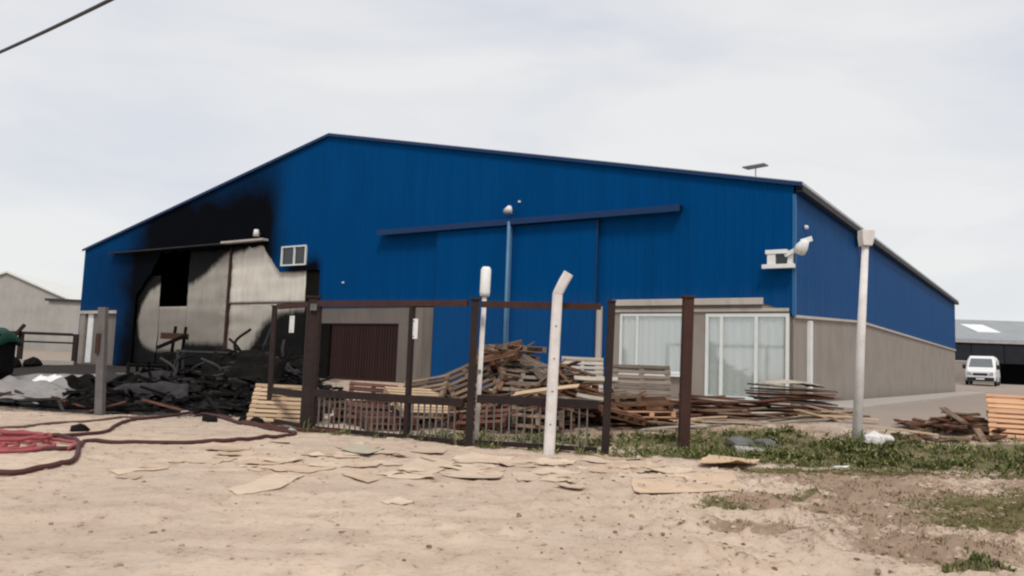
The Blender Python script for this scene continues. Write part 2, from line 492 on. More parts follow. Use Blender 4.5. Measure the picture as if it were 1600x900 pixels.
def turf_mask(x, y):
    m = 0
    for cx, cy, rx, ry in [(5.2, 8.5, 1.0, 0.8), (6.4, 8.8, 1.3, 1.0), (4.6, 7.7, 0.7, 0.5), (4.0, 11.2, 1.0, 0.3), (5.6, 11.6, 1.3, 0.3), (2.2, 8.0, 0.35, 0.2), (3.2, 8.9, 0.4, 0.2), (7.6, 11.2, 1.2, 0.4)]:
        m = np.maximum(m, blob(x, y, cx, cy, rx, ry))
    return m
def ash_mask(x, y):
    m = 0
    for cx, cy, rx, ry in [(-6.6, 20.0, 2.2, 2.8), (-9.5, 20.5, 2.6, 2.6), (-11, 27, 5, 6), (-8.6, 17.4, 2.0, 1.2), (-12.5, 19.0, 3.0, 2.2), (-13.5, 25, 4.5, 5), (-11, 31, 5, 4), (-17.5, 33, 5.5, 6.5)]:
        m = np.maximum(m, blob(x, y, cx, cy, rx, ry))
    D = (RX - x) * EX + (RY - y) * EY
    S = (x - RX) * DX + (y - RY) * DY
    m = np.maximum(m, sstep(0.5, -0.5, D) * sstep(14, 16, S) * sstep(34, 32, S))
    return m
px, py = vv[:, 0], vv[:, 1]
wob = fbm(px * 1.3, py * 1.3, 4)
colr = np.zeros((len(vv), 4), np.float32)
DD = (RX - px) * EX + (RY - py) * EY
yard = 0.62 * sstep(-3.7, -2.6, px) * sstep(7.2, 5.0, px) * sstep(13.9, 15.2, py + 0.3 * px) * sstep(0.2, 1.2, DD)  # trampled darker soil; its tone also stands in for the shaded clutter
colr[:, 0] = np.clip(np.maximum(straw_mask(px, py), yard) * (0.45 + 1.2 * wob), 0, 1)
colr[:, 1] = np.clip(np.maximum(green_mask(px, py), 1.0 * turf_mask(px, py)) * (0.5 + 1.1 * wob), 0, 1)
colr[:, 2] = np.clip(ash_mask(px, py) * (0.75 + 0.8 * wob), 0, 1)
colr[:, 3] = np.clip(np.maximum(sstep(-8.5, -10.5, px) * sstep(17, 20, py), np.maximum(sstep(5.2, 7.4, px - 0.15 * (py - 14)) * sstep(14.3, 15.4, py), sstep(40, 55, py))), 0, 1)
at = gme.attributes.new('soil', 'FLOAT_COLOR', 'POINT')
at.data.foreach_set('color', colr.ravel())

t = NT('dry_dirt')
pos = t.n('ShaderNodeNewGeometry').outputs['Position']
sa = t.n('ShaderNodeAttribute', attribute_name='soil')
sp = t.n('ShaderNodeSeparateColor'); t.t.links.new(sa.outputs['Color'], sp.inputs[0])
n1 = t.noise(0.45, 5, pos); n2 = t.noise(3.2, 5, pos, 0.6, 0.3); n3 = t.noise(19, 4, pos, 0.65); n4 = t.noise(70, 3, pos)
trk = t.noise(1.0, 4, t.mapped((0.5, 2.2, 1), pos), 0.55, 0.5)
n0 = t.noise(0.16, 3, pos)
c = t.mix(t.ramp(n1, 0.35, 0.68), (0.64, 0.50, 0.385), (0.53, 0.425, 0.34))
c = t.mix(t.math('MULTIPLY', t.ramp(n0, 0.40, 0.62), 0.45), c, (0.47, 0.365, 0.285))
c = t.mix(t.math('MULTIPLY', t.ramp(n2, 0.44, 0.70), 0.55), c, (0.38, 0.275, 0.20))
c = t.mix(t.math('MULTIPLY', t.ramp(trk, 0.46, 0.66), 0.5), c, (0.425, 0.325, 0.25))
c = t.mix(t.math('MULTIPLY', t.ramp(n3, 0.50, 0.70), 0.38), c, (0.29, 0.205, 0.145))
c = t.mix(t.math('MULTIPLY', t.ramp(n4, 0.55, 0.75), 0.3), c, (0.62, 0.52, 0.43))
edge = t.math('ADD', t.math('MULTIPLY', n3, 0.8), t.math('MULTIPLY', n2, 0.6))
def patch(ch, lo, hi, colour, amt, base):
    v = t.math('ADD', ch, t.math('MULTIPLY', t.math('SUBTRACT', edge, 0.7), 1.7))
    return t.mix(t.math('MULTIPLY', t.ramp(v, lo, hi), amt), base, colour)
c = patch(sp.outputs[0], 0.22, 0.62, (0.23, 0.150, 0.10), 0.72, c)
c = patch(sp.outputs[1], 0.30, 0.70, (0.12, 0.108, 0.045), 0.85, c)
c = patch(sa.outputs['Alpha'], 0.3, 0.7, (0.30, 0.25, 0.215), 0.85, c)
c = patch(sp.outputs[2], 0.15, 0.55, (0.022, 0.019, 0.018), 0.95, c)
t.bump(t.math('ADD', t.math('MULTIPLY', n3, 0.7), t.math('MULTIPLY', n4, 0.3)), 0.55, 0.03)
M['dirt'] = t.fin(c, 0.95, 0, 0.1)
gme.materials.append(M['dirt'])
ground = link(bpy.data.objects.new('ground', gme))
tag(ground, 'dry beige dirt ground with dust, clods and patches of dead grass', 'ground', kind='structure')

# ------------------------------------------------------------------ the warehouse
W, L, HE, HP, HB = 33.75, 34.7, 6.02, 9.50, 3.08
def ztop(s):
    return HE + (HP - HE) * (1 - abs(s - W / 2) / (W / 2))
wh = empty('warehouse', (RX, RY, 0), (0, 0, -AZ),
           'large blue sheet-metal warehouse with a burnt-out black opening in its gable wall', 'warehouse')
# local frame: x = -s along the gable wall, y = into the building, z = up
RIB = [(0.0, 0.0), (0.165, 0.0), (0.185, 0.006), (0.23, 0.006)]
def front_spans(s):
    """vertical stretches of cladding at s as pairs of functions"""
    T = lambda q: ztop(q)
    c = lambda v: (lambda q: v)
    def burnt(q):
        k = 0.22 * (mnoise.noise(Vector((q * 1.7, 3.1, 0))) + 0.6 * mnoise.noise(Vector((q * 5.3, 8.1, 0))))
        if q > 27.4: b = 5.35 - (q - 27.4) * 1.05
        elif q > 20.3: b = 5.58
        elif q > 19.25: b = 5.5 - (20.3 - q) * 0.95
        else: b = 4.48
        return b + (k if q > 19.3 else k * 0.2)
    if s < 0.75: return [(lambda q: 2.80 + (HB - 2.80) * q / 0.75, T)]
    if s < 5.0: return [(c(HB), T)]
    if s < 11.25: return [(c(FLOOR + 0.02), T)]
    if s < 17.0: return [(c(HB), T)]
    if s < 17.75: return [(burnt, T)]
    if s < 19.25: return [(burnt, c(4.70)), (c(5.43), T)]
    if s < 29.0: return [(burnt, T)]
    if s < 30.5: return [(c(FLOOR + 0.02), T)]
    return [(c(HB), T)]
def sheet(a, b, spans, P, mat, depth=1.0):
    """one ribbed sheet between a and b; P(s, out, z) gives the point"""
    xs = []
    k = math.floor(a / 0.25 + 1e-6)
    while k * 0.25 < b - 1e-6:
        for dx, h in RIB:
            q = k * 0.25 + dx
            if a - 1e-6 <= q < b - 1e-6: xs.append((q, h * depth))
        k += 1
    xs.append((b, 0.0))
    m = MB()
    for (q0, h0), (q1, h1) in zip(xs[:-1], xs[1:]):
        for lo, hi in spans((q0 + q1) / 2):
            a0, a1, b0, b1 = lo(q0), lo(q1), hi(q0), hi(q1)
            m.add([P(q0, h0, a0), P(q1, h1, a1), P(q1, h1, b1), P(q0, h0, b0)], [(0, 1, 2, 3)])
    return m.build('cladding_sheet', mat, wh)
k = 0
edges = [q * 1.0 for q in range(0, 34)] + [33.75]
for a, b in zip(edges[:-1], edges[1:]):
    sheet(a, b, front_spans, lambda s, h, z, dd=0.003 * (k % 2): (-s, -0.03 - h - dd, z), M['clad_front']); k += 1
def side_bottom(q):
    return 2.76 + (HB + 0.02 - 2.76) * min(q / 7.5, 1)
edges = [q * 1.0 for q in range(0, 35)] + [34.75]
for a, b in zip(edges[:-1], edges[1:]):
    sheet(a, b, lambda s: [(side_bottom, lambda q: HE)], lambda s, h, z, dd=0.003 * (k % 2): (0.03 + h + dd, s, z), M['clad_side']); k += 1
# the two far walls, plain
m = MB().box(-W - 0.05, -W, 0.0, L, FLOOR - 0.3, HE); m.build('far_wall', M['clad_side'], wh)
m = MB().prism([(0, FLOOR - 0.3), (-W, FLOOR - 0.3), (-W, HE), (-W / 2, HP), (0, HE)], L, L + 0.06); m.build('back_wall', M['clad_side'], wh)
# roof slopes with overhang, trim, gutter
def slope(x0, z0, x1, z1, th, y0, y1):
    return MB().prism([(x0, z0), (x1, z1), (x1, z1 + th), (x0, z0 + th)], y0, y1)
rs = (HP - HE) / (W / 2)
roof = slope(0.22, HE - 0.22 * rs + 0.02, -W / 2, HP + 0.02, 0.07, -0.11, L + 0.2).build('roof', M['galv'], wh)
slope(-W - 0.10, HE - 0.10 * rs + 0.02, -W / 2 - 0.002, HP + 0.02, 0.07, -0.11, L + 0.2).build('roof', M['galv'], wh)
slope(0.23, HE - 0.23 * rs - 0.035, -W / 2, HP - 0.035, 0.10, -0.14, -0.115).build('barge_trim', M['rail_blue'], roof)
slope(-W - 0.11, HE - 0.11 * rs - 0.035, -W / 2 - 0.002, HP - 0.035, 0.10, -0.14, -0.115).build('barge_trim', M['rail_blue'], roof)
MB().prism([(0.08, HE - 0.20), (0.24, HE - 0.20), (0.24, HE - 0.055), (0.22, HE - 0.055), (0.22, HE - 0.17), (0.08, HE - 0.17)], -0.10, L + 0.15).build('gutter', M['trim'], roof)
MB().box(0.065, 0.215, -0.05, L, HE - 0.12, HE - 0.09).build('soffit', M['trim'], roof)
# corner flashing and the pale flashing under the side cladding
MB().prism([(0.053, -0.060), (0.053, 0.03), (0.057, 0.03), (0.057, -0.064), (-0.02, -0.064), (-0.02, -0.060)], 2.74, HE - 0.25, 'z').build('corner_flashing', M['flash_blue'], wh)
m = MB()
for q in range(0, 35):
    q1 = min(q + 1, 34.7)
    m.prism([(q, side_bottom(q) - 0.06), (q1, side_bottom(q1) - 0.06), (q1, side_bottom(q1) + 0.01), (q, side_bottom(q) + 0.01)], 0.02, 0.075, 'x')
m.build('sill_flashing', M['ledge'], wh)
# masonry below the cladding
MB().prism([(0, FLOOR - 0.4), (L, FLOOR - 0.4), (L, 3.12), (7.5, 3.05), (0, 2.72)], -0.22, 0.012, 'x').build('masonry_wall', M['masonry'], wh)
def fbox(s0, s1, z0, z1, o0, o1):
    return MB().box(-s1, -s0, -o1, -o0, z0, z1)
for s0, s1, z0, z1 in [(0.0, 0.08, 0.2, 2.72), (2.26, 2.80, 0.2, 3.07), (4.74, 5.02, 0.2, 3.07), (2.80, 4.74, 0.2, 1.20), (2.80, 4.74, 2.83, 3.07), (0.08, 2.26, 2.82, 3.07), (0.08, 2.26, 0.2, 0.62)]:
    fbox(s0, s1, z0, z1, -0.2 if s0 > 0 else -0.19, 0.0).build('masonry_wall', M['masonry'], wh)
fbox(0.72, 4.98, 3.03, 3.20, 0.055, 0.13).build('lintel_ledge', M['ledge'], wh, bevel=0.008)
fbox(0.10, 4.96, 2.86, 2.94, 0.002, 0.05).build('lintel_strip', M['ledge'], wh)

def window(s0, s1, z0, z1, out, splits, fr=0.06, curtain=True, name='window', pane='glass', th=0.06):
    w = fbox(s0, s1, z0, z0 + fr, out - th, out).build(name, M['pvc'], wh)
    fbox(s0, s1, z1 - fr, z1, out - th, out).build('frame', M['pvc'], w)
    xs = [s0] + [s0 + (s1 - s0) * q for q in splits] + [s1]
    for i_, q in enumerate(xs):
        lo = q if i_ == 0 else (q - fr if i_ == len(xs) - 1 else q - fr / 2)
        fbox(lo, lo + fr, z0 + fr, z1 - fr, out - th, out).build('frame', M['pvc'], w)
    for a, b in zip(xs[:-1], xs[1:]):
        fbox(a + fr * 0.5, b - fr * 0.5, z0 + fr, z1 - fr, out - th * 0.6, out - th * 0.5).build('pane', M[pane], w)
    if curtain:
        m = MB(); n = 70; vs = []
        for j in range(n + 1):
            q = s0 + (s1 - s0) * j / n
            o = out - 0.075 + 0.012 * math.sin(j * 0.9) + 0.008 * math.sin(j * 2.3)
            vs += [(-q, -o, z0 + 0.03), (-q, -o, z1 - 0.02)]
        m.add(vs, [(2 * j, 2 * j + 2, 2 * j + 3, 2 * j + 1) for j in range(n)])
        m.build('curtain', M['curtain'], w, smooth=True)
        fbox(s0, s1, z0, z1, -0.45, -0.40).build('room_back', M['masonry'], w)
    return w
w1 = window(2.82, 4.72, 1.21, 2.82, 0.02, (0.72,), 0.07)
tag(w1, 'wide white-framed window with pale curtains')
fbox(2.76, 4.80, 1.14, 1.20, 0.003, 0.12).build('sill', M['white'], w1, bevel=0.006)
d1 = window(0.10, 2.24, 0.63, 2.81, 0.02, (0.38, 0.80), 0.085, name='glass_door')
tag(d1, 'tall white-framed sliding glass door with pale curtains')
fbox(0.05, 2.3, 0.50, 0.615, 0.003, 0.20).build('step', M['ledge'], d1)
# white downpipe on the long side by the corner
m = MB().box(0.014, 0.12, 1.18, 1.38, 0.75, 2.70)
m.prism([(1.10, 0.52), (1.46, 0.52), (1.38, 0.76), (1.18, 0.76)], 0.014, 0.16, 'x')
m.build('downpipe', M['white'], wh, bevel=0.01)
# sliding blue doors on their rail
m = MB().box(-13.9, -2.87, -0.36, -0.07, 5.66, 5.70); m.box(-13.9, -2.87, -0.36, -0.33, 5.52, 5.66); m.build('door_rail', M['rail_blue'], wh)
for s0, s1, out in [(5.45, 8.36, 0.16), (8.42, 11.30, 0.22)]:
    lf = MB()
    q = s0
    pts = []
    while q < s1 - 1e-6:
        for dx, h in RIB:
            if q + dx < s1 - 1e-6: pts.append((q + dx, h))
        q += 0.25
    pts.append((s1, 0))
    for (a, h0), (b, h1) in zip(pts[:-1], pts[1:]):
        lf.add([(-a, -out - h0, 0.60), (-b, -out - h1, 0.60), (-b, -out - h1, 5.50), (-a, -out - h0, 5.50)], [(0, 1, 2, 3)])
    leaf = lf.build('sliding_door', M['clad_front'], wh)
    fbox(s0 - 0.05, s0 - 0.005, 0.58, 5.50, out - 0.05, out + 0.02).build('door_edge', M['edge_blue' if s0 > 8 else 'rail_blue'], leaf)
    fbox(s1 + 0.001, s1 + 0.012, 0.58, 5.50, out - 0.05, out + 0.01).build('door_edge', M['rail_blue'], leaf)
    for h in (s0 + 0.5, s1 - 0.5):
        fbox(h - 0.04, h + 0.04, 5.5, 5.58, out - 0.03, out + 0.03).build('hanger', M['trim'], leaf)
fbox(5.25, 5.43, 0.55, 3.02, 0.05, 0.14).build('door_jamb', M['ledge'], wh)
MB().tube([(-8.39, -0.33, 0.6), (-8.39, -0.33, 5.62)], 0.055, 10).build('conduit', M['edge_blue'], wh, smooth=True)
lm = MB().tube([(-8.45, -0.06, 6.02), (-8.45, -0.30, 6.02)], 0.02, 8).build('wall_lamp', M['grey_steel'], wh)
MB().tube([(-8.45, -0.24, 6.10), (-8.45, -0.34, 5.92)], [0.07, 0.15], 14).build('lamp_head', M['white'], lm, smooth=True)
for s_, z_ in ((8.22, 6.27), (15.72, 3.97)):
    MB().tube([(-s_, -0.05, z_), (-s_, -0.10, z_)], [0.042, 0.03], 10).build('insulator', M['white'], wh)
MB().tube([(0.05, 0.85, 5.08), (0.12, 0.85, 5.08)], [0.06, 0.045], 10).build('insulator', M['white'], wh)
# small two-pane window above the burnt bay
w2 = window(17.80, 19.20, 4.69, 5.45, 0.06, (0.47,), 0.055, curtain=False, pane='dark_glass', th=0.12)
tag(w2, 'small white two-pane window beside the soot')
# grey bay with the red-brown slatted door
fbox(12.5, 17.1, 2.52, 3.07, -0.2, 0.01).build('lintel', M['masonry_dark'], wh)
fbox(16.35, 17.1, 0.3, 2.52, -0.2, 0.005).build('masonry_wall', M['soot'], wh)  # solid block coloured black to stand in for the dark opening beside the door
fbox(12.5, 13.0, 0.3, 2.52, -0.2, 0.005).build('masonry_wall', M['masonry_dark'], wh)
sd = fbox(13.0, 16.35, 0.55, 0.62, -0.10, -0.02).build('slatted_door', M['red_brown'], wh)
fbox(13.0, 16.35, 2.46, 2.52, -0.10, -0.02).build('top_rail', M['red_brown'], sd)
slat = MB().box(-0.05, 0.05, -0.015, 0.015, 0, 1.84).mesh('slat')
q = 13.08
while q < 16.3:
    share('slat', slat, M['red_brown'], sd, (-q, 0.06, 0.62)); q += 0.13
fbox(13.0, 16.35, 0.5, 2.52, -0.19, -0.16).build('door_backing', M['soot'], sd)
# weathered corrugated sheets right of it
for s0 in (11.28, 11.88):
    m = MB(); n = 30
    vs = []
    for j in range(n + 1):
        q = s0 + 0.62 * j / n
        o = 0.05 + 0.012 * math.sin(j / n * 0.62 / 0.076 * 2 * math.pi) + (0.01 if s0 > 11.5 else 0)
        vs += [(-q, -o, 0.56), (-q, -o, 3.05)]
    m.add(vs, [(2 * j, 2 * j + 2, 2 * j + 3, 2 * j + 1) for j in range(n)])
    m.build('corrugated_sheet', M['corr_grey'], wh, smooth=True)
fbox(11.2, 11.27, 0.55, 3.07, 0.03, 0.10).build('door_jamb', M['ledge'], wh)
# door bay at the far left
fbox(30.5, W, 2.93, 3.07, -0.2, 0.05).build('lintel', M['ledge'], wh)
fbox(33.3, W, 0.2, 2.93, -0.2, 0.0).build('masonry_wall', M['masonry'], wh)
ld = fbox(30.52, 33.3, 0.5, 0.62, -0.16, -0.06).build('double_door', M['corr_grey'], wh)
for a, b, mt in [(30.52, 30.66, 'ledge'), (30.66, 31.55, 'corr_grey'), (31.55, 32.05, 'white'), (32.05, 32.65, 'corr_grey'), (32.65, 33.12, 'white'), (33.12, 33.3, 'corr_grey')]:
    fbox(a + 0.01, b - 0.01, 0.62, 2.93, -0.15, -0.06 if mt == 'white' else -0.09).build('door_panel', M[mt], ld)
# burnt bay: rail, surviving inner panels, posts, added black walls that keep the bay dark
MB().box(-31.1, -22.6, -0.34, -0.06, 5.69, 5.74).build('door_rail', M['char_grey'], wh)
MB().box(-22.6, -20.0, -0.36, -0.06, 5.71, 5.79).build('door_rail', M['ledge'], wh)
lm = MB().tube([(-20.5, -0.06, 6.02), (-20.5, -0.26, 6.02)], 0.02, 8).build('wall_lamp', M['grey_steel'], wh)
MB().tube([(-20.5, -0.26, 6.16), (-20.5, -0.26, 5.90)], [0.09, 0.13], 12).build('lamp_head', M['white'], lm, smooth=True)
def sdf(px_, pz_, poly):
    """signed distance to a polygon, negative inside"""
    d_ = np.full(px_.shape, 1e9); ins = np.zeros(px_.shape, bool)
    for (x1_, z1_), (x2_, z2_) in zip(poly, poly[1:] + poly[:1]):
        ex, ez = x2_ - x1_, z2_ - z1_
        t_ = np.clip(((px_ - x1_) * ex + (pz_ - z1_) * ez) / (ex * ex + ez * ez + 1e-9), 0, 1)
        d_ = np.minimum(d_, np.hypot(px_ - x1_ - t_ * ex, pz_ - z1_ - t_ * ez))
        cr_ = ((z1_ > pz_) != (z2_ > pz_)) & (px_ < (x2_ - x1_) * (pz_ - z1_) / (z2_ - z1_ + 1e-12) + x1_)
        ins ^= cr_
    return np.where(ins, -d_, d_)
def inner(s0, s1, z0, z1, clean, y0, soft=0.35):
    """pale inner sheet; clean = outline of the part the smoke left pale"""
    na, nb = max(4, int((s1 - s0) / 0.09)), max(4, int((z1 - z0) / 0.09))
    S, Z = np.meshgrid(np.linspace(s0, s1, na + 1), np.linspace(z0, z1, nb + 1))
    buck = np.array([0.05 * mnoise.noise(Vector((q * 1.1, w * 0.7, y0 * 9))) + 0.03 * mnoise.noise(Vector((q * 0.5, w * 2.6, 2))) for q, w in zip(S.ravel(), Z.ravel())])
    vs = [(-q, y0 + max(0.0, 0.03 + bk), w) for q, w, bk in zip(S.ravel(), Z.ravel(), buck)]
    fs = [(j * (na + 1) + i_, j * (na + 1) + i_ + 1, (j + 1) * (na + 1) + i_ + 1, (j + 1) * (na + 1) + i_) for j in range(nb) for i_ in range(na)]
    o = MB().add(vs, fs).build('inner_panel', M['panel'], wh, smooth=True)
    d_ = sdf(S.ravel(), Z.ravel(), clean)
    a_ = o.data.attributes.new('soot', 'FLOAT', 'POINT')
    a_.data.foreach_set('value', np.clip(d_ / soft * 0.5 + 0.55, 0, 1.4).astype(np.float32))
    o.modifiers.new('thick', 'SOLIDIFY').thickness = 0.03
    return o
inner(27.40, 29.15, 0.7, 4.6, [(29.0, 2.6), (28.75, 1.8), (28.3, 1.45), (27.3, 1.25), (27.2, 4.3), (28.2, 3.9), (28.75, 3.3)], 0.10, 0.25)
inner(25.32, 27.37, 0.7, 3.22, [(27.6, 1.3), (25.2, 1.3), (25.2, 3.4), (27.6, 3.4)], 0.16, 0.3)
inner(22.51, 25.30, 0.7, 5.60, [(25.6, 1.68), (22.3, 1.68), (22.3, 5.5), (22.7, 5.4), (23.2, 5.15), (23.9, 4.70), (24.5, 4.35), (25.6, 4.05)], 0.08, 0.3)
inner(17.86, 22.37, 3.31, 5.62, [(22.6, 3.2), (17.6, 3.2), (17.6, 4.5), (18.9, 4.52), (19.5, 4.95), (20.1, 5.8), (21.1, 5.8), (21.5, 5.42), (22.6, 5.30)], 0.04, 0.28)
inner(17.86, 22.37, 0.6, 3.285, [(22.6, 1.1), (21.7, 1.0), (20.9, 1.6), (20.2, 2.5), (19.2, 2.95), (17.8, 3.1), (17.8, 3.5), (22.6, 3.5)], 0.09, 0.45)
fbox(22.385, 22.495, 0.54, 5.62, -0.16, -0.02).build('steel_post', M['rust_steel'], wh)
fbox(17.0, 17.8, 0.3, 4.45, -0.35, -0.06).build('burnt_pier', M['soot'], wh)
fbox(12.0, 30.5, 0.3, 6.5, -3.6, -3.5).build('added_dark_wall', M['soot'], wh)  # added black enclosure, keeps the interior seen through the opening dark
MB().box(-30.5, -30.4, 0.05, 3.5, 0.3, 6.5).build('added_dark_wall', M['soot'], wh)
MB().box(-16.9, -16.8, 0.22, 3.5, 0.3, 6.5).build('added_dark_wall', M['soot'], wh)
# floodlight pair on a bracket at the corner
fl = MB().box(-0.10, 0.02, -0.22, -0.09, 3.98, 4.34).build('floodlight_bracket', M['white'], wh)
tag(fl, 'white floodlight bracket on the corner')
MB().box(-0.60, -0.08, -0.34, -0.24, 4.26, 4.36).build('bracket_bar', M['white'], fl)
MB().box(-0.68, 0.10, -0.36, -0.24, 3.90, 4.00).build('bracket_bar', M['white'], fl)
MB().box(-0.56, -0.36, -0.32, -0.22, 4.00, 4.26).build('lamp_box', M['white'], fl)
MB().box(-0.34, -0.12, -0.28, -0.21, 4.02, 4.24).build('lamp_glass', M['dark_glass'], fl)
MB().bar((-0.15, -0.25, 4.22), (0.35, -0.22, 4.45), 0.10, 0.10).build('lamp_arm', M['white'], fl)
MB().tube([(0.18, -0.20, 4.30), (0.26, -0.26, 4.40), (0.38, -0.34, 4.54)], [0.15, 0.15, 0.08], 16).build('lamp_head', M['white'], fl, smooth=True)
MB().bar((0.24, -0.26, 4.53), (0.50, -0.26, 4.60), 0.04, 0.12).build('lamp_visor', M['white'], fl)
# eave box on the long side
MB().box(0.10, 0.45, 6.9, 7.3, 5.45, 5.75).build('camera_box', M['trim'], wh)
# flat dish aerial on the roof
an = MB().tube([(-2.19, 3.81, 6.44), (-2.19, 3.81, 7.56)], 0.018, 8).build('aerial_mast', M['galv'], wh)
MB().prism([(-2.58, 3.72), (-1.86, 3.55), (-1.82, 3.86), (-2.50, 4.05)], 7.56, 7.60, 'z').build('aerial_dish', M['grey_steel'], an)

# paved strip beside the long wall
m = MB().box(0.2, 1.5, -0.6, 36.5, 0.30, 0.60)
strip = m.build('pavement', M['ledge'])
strip.location = (RX, RY, 0.02); strip.rotation_euler = (0, 0, -AZ)
tag(strip, 'narrow concrete pavement along the foot of the long grey wall', 'pavement', kind='structure')

# ------------------------------------------------------------------ background buildings
hs = empty('gabled_house', (-37.9, 60, gz(-37.9, 60) - 0.05), (0, 0, RAD(9)), 'pale rendered house with a white gabled roof behind the far left corner', 'house')
gw = 4.6
MB().prism([(-gw, -0.5), (gw, -0.5), (gw, 3.75), (0, 5.65), (-gw, 3.75)], 0, 16).build('wall', M['house_wall'], hs)
rf = MB().prism([(0, 5.68), (gw + 0.25, 3.68), (gw + 0.25, 3.80), (0, 5.82)], -0.2, 16.3).build('roof', M['house_roof'], hs)
MB().prism([(0, 5.68), (-gw - 0.25, 3.68), (-gw - 0.25, 3.80), (0, 5.82)], -0.2, 16.3).build('roof', M['house_roof'], hs)
MB().box(-2.2, -1.2, -0.06, -0.005, 1.2, 2.4).build('window', M['dark_glass'], hs)
an2 = empty('low_outbuilding', (-26.5, 58, gz(-27, 58)), (0, 0, RAD(6)), 'low pinkish-grey outbuilding joined to the white-roofed house', 'outbuilding')
MB().box(-6.6, 8, 0, 8, -0.5, 3.55).build('wall', M['house_wall'], an2)
MB().box(-6.8, 8.2, -0.2, 8.2, 3.552, 3.72).build('roof', M['char_grey'], an2)

sh = empty('open_shed', (40.5, 76, gz(40, 76)), (0, 0, RAD(-4)), 'dark open-fronted shed with a grey sheet roof at the far right', 'shed')
rf = MB().prism([(0, 4.05), (9.5, 6.55), (9.5, 6.65), (0, 4.15)], -6, 30, 'x').build('roof', M['shed_roof'], sh)
MB().prism([(3.2, 5.0), (6.6, 5.894), (6.6, 5.98), (3.2, 5.085)], 5.2, 7.4, 'x').build('skylight', M['skylight'], rf)
MB().box(-6, 30, -0.15, -0.02, 3.8, 4.10).build('fascia', M['galv'], sh)
MB().box(-6, 30, 0.1, 0.2, 1.9, 3.8).build('front_sheeting', M['shed_dark'], sh)
for i_ in range(12):
    MB().box(-5.9 + i_ * 3.0, -5.9 + i_ * 3.0 + 2.9, 0.02, 0.08, 1.95, 3.75).build('panel', M['shed_dark'], sh)
for i_ in range(7):
    MB().box(-1.0 + i_ * 5, -0.75 + i_ * 5, 0.22, 0.45, -0.5, 4.0).build('post', M['shed_dark'], sh)
MB().box(-6, 30, 9.3, 9.5, -0.5, 6.4).build('back_wall', M['shed_dark'], sh)
MB().box(29.8, 30, 0.5, 9.3, -0.5, 4.2).build('side_wall', M['shed_dark'], sh)
bw = empty('boundary_wall', (36.5, 70, gz(37, 70)), (0, 0, RAD(-3)), 'low grey rendered wall behind the parked van', 'wall')
MB().box(-3.5, 5.6, 0, 0.25, -0.5, 1.85).build('wall', M['masonry'], bw)
MB().box(-3.6, 5.7, -0.05, 0.30, 1.852, 1.95).build('coping', M['ledge'], bw)

# ------------------------------------------------------------------ parked van, nose towards the yard
vn = empty('parked_van', (33.6, 57.4, gz(33.6, 57.4, True)), (0, 0, RAD(-34)), 'white parked van facing the camera at the far right', 'van')
def loft(secs):
    """secs: list of (y, [(x,z) half profile bottom->top]) mirrored"""
    m = MB(); n = None; vs = []
    for y, prof in secs:
        ring = [(x, y, z) for x, z in prof] + [(-x, y, z) for x, z in prof[::-1]]
        n = len(ring); vs += ring
    fs = []
    for i_ in range(len(secs) - 1):
        for k_ in range(n):
            a = i_ * n + k_; b = i_ * n + (k_ + 1) % n
            fs.append((a, b, b + n, a + n))
    fs.append(tuple(range(n))); fs.append(tuple(range((len(secs) - 1) * n, len(secs) * n))[::-1])
    return m.add(vs, fs)
body = loft([(0.0, [(0.70, 0.45), (0.80, 0.60), (0.78, 0.90), (0.70, 1.02)]),
             (0.18, [(0.86, 0.38), (0.93, 0.60), (0.91, 0.98), (0.80, 1.12)]),
             (0.62, [(0.93, 0.34), (0.97, 0.65), (0.95, 1.12), (0.86, 1.24)]),
             (1.30, [(0.95, 0.32), (0.98, 0.70), (0.90, 1.75), (0.72, 2.02)]),
             (1.75, [(0.95, 0.32), (0.98, 0.75), (0.90, 1.90), (0.74, 2.16)]),
             (5.2, [(0.95, 0.32), (0.98, 0.75), (0.90, 1.90), (0.74, 2.16)]),
             (5.3, [(0.92, 0.34), (0.95, 0.75), (0.87, 1.88), (0.72, 2.12)])]).build('body', M['van_white'], vn, smooth=False, bevel=0.02)
MB().add([(-0.78, 0.66, 1.285), (0.78, 0.66, 1.285), (0.66, 1.24, 1.965), (-0.66, 1.24, 1.965), (-0.78, 0.70, 1.26), (0.78, 0.70, 1.26), (0.66, 1.28, 1.94), (-0.66, 1.28, 1.94)],
         [(0, 1, 2, 3), (4, 7, 6, 5), (0, 4, 5, 1), (1, 5, 6, 2), (2, 6, 7, 3), (3, 7, 4, 0)]).build('windscreen', M['screen'], vn)
MB().box(-0.45, 0.45, -0.03, 0.02, 0.74, 0.90).build('grille', M['black'], vn)
MB().box(-0.84, 0.84, -0.06, 0.10, 0.36, 0.60).build('bumper', M['black'], vn, bevel=0.03)
MB().box(-0.26, 0.26, -0.075, -0.062, 0.44, 0.55).build('number_plate', M['white'], vn)
for sx in (-1, 1):
    MB().prism([(sx * 0.50, 0.74), (sx * 0.80, 0.76), (sx * 0.80, 1.00), (sx * 0.56, 0.90)], -0.02, 0.10).build('headlight', M['galv'], vn)
    mr = MB().box(min(sx * 0.97, sx * 1.18), max(sx * 0.97, sx * 1.18), 0.95, 1.08, 1.20, 1.52).build('mirror', M['black'], vn, bevel=0.03)
    MB().add([(sx * 0.957, 0.95, 1.22), (sx * 0.957, 1.85, 1.22), (sx * 0.925, 1.85, 1.72), (sx * 0.925, 1.38, 1.72)], [(0, 1, 2, 3)]).build('side_window', M['dark_glass'], vn)
    for wy in (0.95, 4.3):
        wl = MB().tube([(sx * 0.80, wy, 0.33), (sx * 0.985, wy, 0.33)], 0.33, 20).build('wheel', M['rubber'], vn)
        MB().tube([(sx * 0.987, wy, 0.33), (sx * 0.995, wy, 0.33)], 0.20, 16).build('rim', M['galv'], wl)

